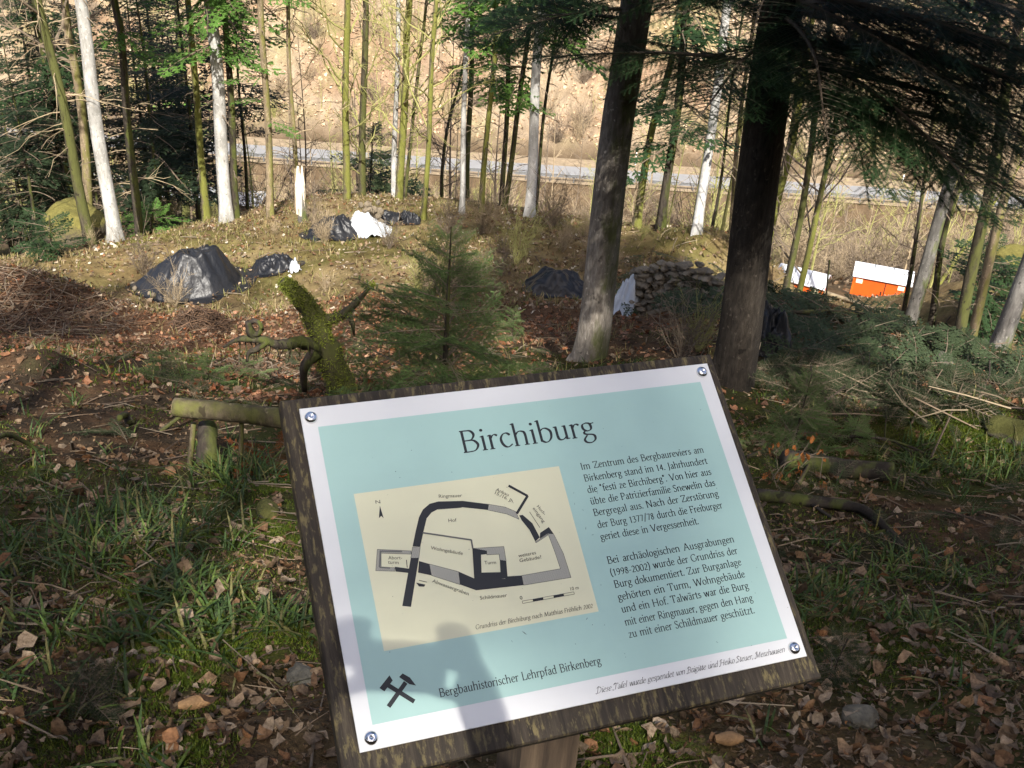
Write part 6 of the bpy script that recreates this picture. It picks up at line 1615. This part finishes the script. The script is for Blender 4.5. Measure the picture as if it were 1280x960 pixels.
# cut fir boughs strewn over the right-hand mound
mb = MB()
poly_px = [(925, 380), (985, 362), (1060, 390), (1140, 412), (1205, 430), (1290, 455), (1290, 500), (1180, 520), (1090, 520), (1000, 500), (930, 480)]
def inside(px, py, P):
    c = np.zeros(len(px), bool)
    for (x1, y1), (x2, y2) in zip(P, P[1:] + P[:1]):
        q = (y1 > py) != (y2 > py); c ^= q & (px < (x2 - x1) * (py - y1) / (y2 - y1 + 1e-9) + x1)
    return c
px, py = r.uniform(900, 1300, 2600), r.uniform(330, 530, 2600); k = inside(px, py, poly_px); px, py = px[k], py[k]
G_ = ground_hit(px, py); k = (G_[:, 1] < 17) & ~((px > 925) & (px < 990) & (py > 400) & (py < 470)); G_ = G_[k]
for i, g in enumerate(G_[:520]):
    place(mb, little_spruce.tpl[i % 3] if g[1] < 9.5 else B2[i % 4], rotm(r.uniform(0, 6.283), r.normal(-.02, .2), r.normal(0, .5)), g + (0, 0, r.uniform(.0, .10)), r.uniform(.25, .6) if g[1] < 9.5 else r.uniform(.16, .36))
g2 = ground_hit(r.uniform(770, 900, 60), r.uniform(345, 400, 60))
for i, g in enumerate(g2): place(mb, B2[i % 4], rotm(r.uniform(0, 6.283), r.normal(.05, .2), r.normal(0, .5)), g + (0, 0, r.uniform(.05, .4)), r.uniform(.2, .4))
tag(mb.build("cut_fir_brush", [M['needles_cut'], M['twig']]), kind="stuff")
# low evergreen bits through the middle distance
mb = MB()
px, py = r.uniform(60, 700, 420), r.uniform(440, 560, 420); k = fbm(px / 60, py / 40, 95, 2) > .46; G_ = ground_hit(px[k], py[k])
for i, g in enumerate(G_[:150]): place(mb, little_spruce.tpl[i % 3], rotm(r.uniform(0, 6.283), r.uniform(-.1, .5), r.normal(0, .4)), g + (0, 0, .02), r.uniform(.18, .42))
px, py = r.uniform(930, 1280, 200), r.uniform(520, 700, 200); G_ = ground_hit(px, py)
for i, g in enumerate(G_[:70]): place(mb, little_spruce.tpl[i % 3], rotm(r.uniform(0, 6.283), r.uniform(-.1, .4), r.normal(0, .4)), g + (0, 0, .02), r.uniform(.15, .35))
tag(mb.build("undergrowth", [M['needles_cut'], M['twig']]), kind="stuff")

# beech twig with kept orange leaves, right border of the board
c = gh(965, 600); mb = MB()
t = thing("beech_twig", c.tolist(), "thin twig with hanging orange dead leaves at the board's right border", "twig")
C = curve_pts([c, c + (.05, 0, .12), c + (.16, -.03, .2), c + (.28, -.05, .22)], 12); add_tube(mb, C, np.linspace(.005, .002, 12), 5)
tips = []
for k in range(9):
    b = C[2 + k]; e = b + r.normal(0, .07, 3) + (0, 0, .03); add_tube(mb, [b, (b + e) / 2, e], [.002, .0018, .001], 4, False); tips.append(e)
mb.build("stem", M['twig'], t, c)
mb = MB()
for e in tips:
    for _ in range(4):
        d = np.array([r.normal(0, .4), r.normal(0, .4), -.8]); d /= np.linalg.norm(d); s = np.cross(d, r.normal(0, 1, 3)); s /= np.linalg.norm(s); L = r.uniform(.03, .055); p = e + r.normal(0, .015, 3)
        cc = np.array((.34, .13, .035)) * r.uniform(.6, 1.2); nn = np.cross(d, s) * .006
        mb.add([p, p + d * L * .35 + s * L * .28 + nn, p + d * L * .75 + s * L * .2, p + d * L, p + d * L * .75 - s * L * .2, p + d * L * .35 - s * L * .28 + nn], [(0, 1, 2, 3), (0, 3, 4, 5)], 0, cc)
mb.build("leaves", M['leafcol'], t, c)

# ------------------------------------------------------------------ firs up the slope behind the viewpoint: they shade the foreground
Bm = []
for k, b in enumerate(B1):
    mb = MB(); place(mb, b, np.eye(3), np.zeros(3)); Bm.append(mb.build("bough", [M['needles'], M['twig']]))
# gaps in their crowns: places the sun reaches, as (photo x, photo y, radius x, radius y)
GAPS = [(690, 700, 420, 330), (265, 800, 105, 85), (330, 630, 55, 80), (150, 690, 60, 35), (395, 420, 45, 60), (150, 312, 130, 42), (310, 435, 60, 28), (560, 300, 420, 46), (560, 400, 110, 80), (1010, 530, 50, 30), (1180, 880, 70, 50), (1120, 740, 45, 30), (640, 360, 120, 40), (400, 350, 90, 40),
        (320, 930, 110, 60), (900, 930, 160, 50), (1080, 880, 60, 40), (1180, 430, 60, 18), (985, 355, 40, 12)]
_g = np.random.default_rng(14)
GAPS += [(float(_g.uniform(0, 360)), float(_g.uniform(480, 960)), float(_g.uniform(18, 50)), float(_g.uniform(14, 34))) for _ in range(9)] + [(float(_g.uniform(940, 1280)), float(_g.uniform(420, 960)), float(_g.uniform(18, 55)), float(_g.uniform(14, 34))) for _ in range(14)]
def shaded_spots(P):
    """Where points P throw their shadow, in photo pixels (board first, then ground)."""
    P = np.asarray(P, float)
    tb = ((OS + EX * .29 + EY * .21 - P) @ EN) / (SUN @ EN)
    Qb = P + SUN * tb[:, None] - OS; u, v = Qb @ EX, Qb @ EY
    onb = (tb > 0) & (u > -.12) & (u < .70) & (v > -.12) & (v < .55)
    lo = np.zeros(len(P)); t = np.zeros(len(P)); done = np.zeros(len(P), bool); tt = 0.0
    hit = np.full(len(P), 120.0)
    for s in np.geomspace(.5, 90, 90):
        Q = P + SUN * s; b = (Q[:, 2] < hgt(Q[:, 0], Q[:, 1])) & ~done; hit[b] = s; done |= b
    Q = P + SUN * hit[:, None]
    px, py, zz = topx(Q)
    return onb, px, py, zz, u, v
SPOTS = [(.2, 0), (.45, -.32), (.45, 0), (.45, .32), (.62, -.22), (.62, .22), (.75, 0), (.85, -.12), (.85, .12), (1, 0)]
def back_fir(x, y, H, h0, L, seed, label, keep=1.0, mindB=.52):
    z = float(hgt(x, y)); r = np.random.default_rng(seed)
    t = thing("fir_tree", (x, y, z), label, "tree")
    mb, C, h, R = trunk_mesh(np.array([(x, y, z - .35), (x, y, z), (x + .1, y, z + H * .5), (x, y, z + H)]), .2, H, seed); mb.build("trunk", M['bark_fir'], t, (x, y, z), True)
    cand = []
    hh = h0
    while hh < H * .97:
        f = (hh - h0) / (H - h0)
        for k in range(5):
            az = r.uniform(0, 6.283); ll = (L * (1 - f) ** .7 + .3) * r.uniform(.75, 1.1); cand.append((hh + r.uniform(-.2, .2), az, -.15 + .5 * f + r.normal(0, .1), ll, r.normal(0, .25), int(r.integers(3))))
        hh += .62
    if not cand: return
    S = []
    for (hh, az, el, ll, ro, k) in cand:
        Rm = rotm(az, el, ro); b = along(C, h, hh)
        for q, w in SPOTS: S.append(b + Rm @ np.array([q * ll, w * ll, 0]))
    onb, px, py, zz, u, v = shaded_spots(np.array(S))
    bad = onb & (u < mindB)
    for gx, gy, rx, ry in GAPS[1:]: bad |= (zz > 0) & (((px - gx) / rx) ** 2 + ((py - gy) / ry) ** 2 < 1)
    bad = bad.reshape(-1, len(SPOTS)).any(1) & (mindB > 0)
    # the part of a crown that would be far up and shade the valley is thinned
    far = ((zz > 26)).reshape(-1, len(SPOTS)).mean(1) > .5
    mb = MB(); nb_ = 0
    for c_, b_, f_ in zip(cand, bad, far):
        if b_ or (f_ and r.uniform() < .75) or r.uniform() > keep: continue
        hh, az, el, ll, ro, k = c_
        Rm = rotm(az, el, ro); o = Bm[k].copy(); col.objects.link(o); o.parent = t; s = ll / 2.4
        o.matrix_local = Matrix(np.block([[Rm * s, (along(C, h, hh) - (x, y, z))[:, None]], [np.zeros((1, 3)), np.ones((1, 1))]]).tolist()); nb_ += 1
        if nb_ >= 99: break
for k, (x, y, H, h0, L) in enumerate([(-4.6, -3.6, 13, 2.6, 2.7), (-1.9, -6.4, 15, 3.6, 2.7), (1.9, -4.2, 13, 3.2, 2.6), (4.6, -3.0, 12, 2.2, 2.8), (7.4, -1.6, 13, 2.6, 2.8), (-7.2, -2.0, 13, 2.6, 2.8), (.2, -9.5, 17, 4.5, 2.8), (-4.2, -9.2, 16, 4, 2.8), (4.2, -8.2, 16, 4, 2.8), (8.4, -6.4, 15, 3.4, 2.8), (10.4, 1.2, 14, 2.6, 3.0), (-9.6, 1.8, 14, 3, 2.8)]):
    back_fir(x, y, H, h0, L, 300 + k, "tall shady fir on the slope behind the viewpoint, " + ["nearest on the left", "middle left", "nearest on the right", "right of the path", "far right", "far left", "straight behind", "upper left", "upper right", "upper far right", "beside the view at right", "beside the view at left"][k], .40 if x > 1.5 else .60)
for k, (x, y, H, h0, L, kp) in enumerate([(2.6, -20.5, 20, 7, 3.0, .44), (1.3, -25.5, 21, 6, 3.0, .34), (4.9, -22, 20, 7, 3.0, .6)]):  # unseen firs added to filter the sunlight that reaches the board
    back_fir(x, y, H, h0, L, 330 + k, "tall thin-crowned fir far up the slope behind the viewpoint, " + ["in line with the sun", "highest up", "right of the sun's line"][k], kp, -9)
for o in Bm: bpy.data.objects.remove(o)

# ------------------------------------------------------------------ the photographer, whose hands and camera shade the board
skin = plain("skin", (.55, .34, .25), .5, .4, var=.08); jacket = plain("dark_jacket", (.05, .06, .08), .8, .2); trousers = plain("grey_trousers", (.10, .10, .11), .85, .2); hairm = plain("brown_hair", (.06, .035, .02), .6, .3)
def skinned(name, verts, edges, rad, mats, parent, root=0, sub=2):
    me = bpy.data.meshes.new(name); me.from_pydata(verts, edges, []); me.materials.append(mats)
    ob = bpy.data.objects.new(name, me); col.objects.link(ob); ob.parent = parent
    md = ob.modifiers.new("Skin", 'SKIN'); sv_ = me.skin_vertices[0].data if me.skin_vertices else None
    if sv_ is None:
        me.skin_vertices.new() if hasattr(me.skin_vertices, "new") else None
        sv_ = me.skin_vertices[0].data
    for k, rr in enumerate(rad): sv_[k].radius = (rr, rr) if isinstance(rr, (int, float)) else rr
    sv_[root].use_root = True
    md.use_smooth_shade = True
    sb = ob.modifiers.new("Subsurf", 'SUBSURF'); sb.levels = sub; sb.render_levels = sub
    return ob
py_ = -.44
person = thing("person", (0, py_, 0), "photographer standing behind the viewpoint in dark jacket holding a compact camera in both hands", "person")
V = [(0, 0, .95), (0, 0, 1.1), (0, .01, 1.28), (0, .0, 1.42), (0, .0, 1.50), (0, .02, 1.56), (0, .03, 1.64), (0, .03, 1.73)]
E = [(k, k + 1) for k in range(7)]; Rd = [.15, .135, .16, .14, .065, .06, .095, .075]
for s in (-1, 1):
    k = len(V)
    V += [(s * .10, 0, .88), (s * .11, .02, .50), (s * .11, -.02, .10), (s * .115, .10, .05)]; E += [(0, k), (k, k + 1), (k + 1, k + 2), (k + 2, k + 3)]; Rd += [.10, .065, .045, .04]
    k = len(V)
    V += [(s * .19, 0, 1.40), (s * .235, .10, 1.25), (s * .15, .30, 1.42), (s * .105, .385, 1.545)]; E += [(3, k), (k, k + 1), (k + 1, k + 2), (k + 2, k + 3)]; Rd += [.07, .052, .038, .028]
    w = len(V) - 1
    V += [(s * .085, .405, 1.585)]; E += [(w, w + 1)]; Rd += [.030]; pl = w + 1
    for f in range(4):                              # four fingers curl round the camera's end
        k = len(V); z0 = 1.645 - f * .019
        V += [(s * .083, .408, z0 - .008), (s * (.074 + .004 * (f % 2)), .425, z0 + .004), (s * .050, .435, z0), (s * .036, .432, z0 - .006)]; E += [(pl, k), (k, k + 1), (k + 1, k + 2), (k + 2, k + 3)]; Rd += [.011, .010, .009, .007]
    k = len(V); V += [(s * .066, .392, 1.585), (s * .045, .388, 1.592), (s * .028, .388, 1.60)]; E += [(pl, k), (k, k + 1), (k + 1, k + 2)]; Rd += [.012, .011, .009]
skinned("body", V, E, Rd, skin, person, 0, 1)
Vj = [(0, 0, .92), (0, 0, 1.1), (0, .01, 1.28), (0, .0, 1.42), (0, 0, 1.475)]; Ej = [(0, 1), (1, 2), (2, 3), (3, 4)]; Rj = [.18, .165, .185, .16, .075]
for s in (-1, 1):
    k = len(Vj); Vj += [(s * .19, 0, 1.40), (s * .235, .10, 1.25), (s * .155, .29, 1.41), (s * .125, .345, 1.49)]; Ej += [(3, k), (k, k + 1), (k + 1, k + 2), (k + 2, k + 3)]; Rj += [.085, .066, .052, .043]
skinned("jacket", Vj, Ej, Rj, jacket, person, 0, 1)
Vt = [(0, 0, .95)]; Et = []; Rt_ = [.165]
for s in (-1, 1):
    k = len(Vt); Vt += [(s * .10, 0, .86), (s * .11, .02, .50), (s * .11, -.02, .12)]; Et += [(0, k), (k, k + 1), (k + 1, k + 2)]; Rt_ += [.115, .082, .07]
skinned("trousers", Vt, Et, Rt_, trousers, person, 0, 1)
mb = MB(); V_, F_ = rock_geo((0, .0, 1.725), (.098, .115, .10), 3, 16, .08); mb.add(V_, F_); mb.build("hair", hairm, person, smooth=True)
cprop = thing("compact_camera", (0, -.035, 1.607), "silver compact camera held up by the photographer", "camera")
mb = MB(); add_box(mb, (0, 0, 0), (.105, .026, .056)); mb.build("body", plain("silver_metal", (.5, .5, .52), .35, .5, .8), cprop)
mb = MB(); add_tube(mb, [(0, .013, .0), (0, .022, 0)], [.022, .021], 18); mb.build("lens_barrel", plain("dark_lens", (.03, .03, .035), .25, .5), cprop)
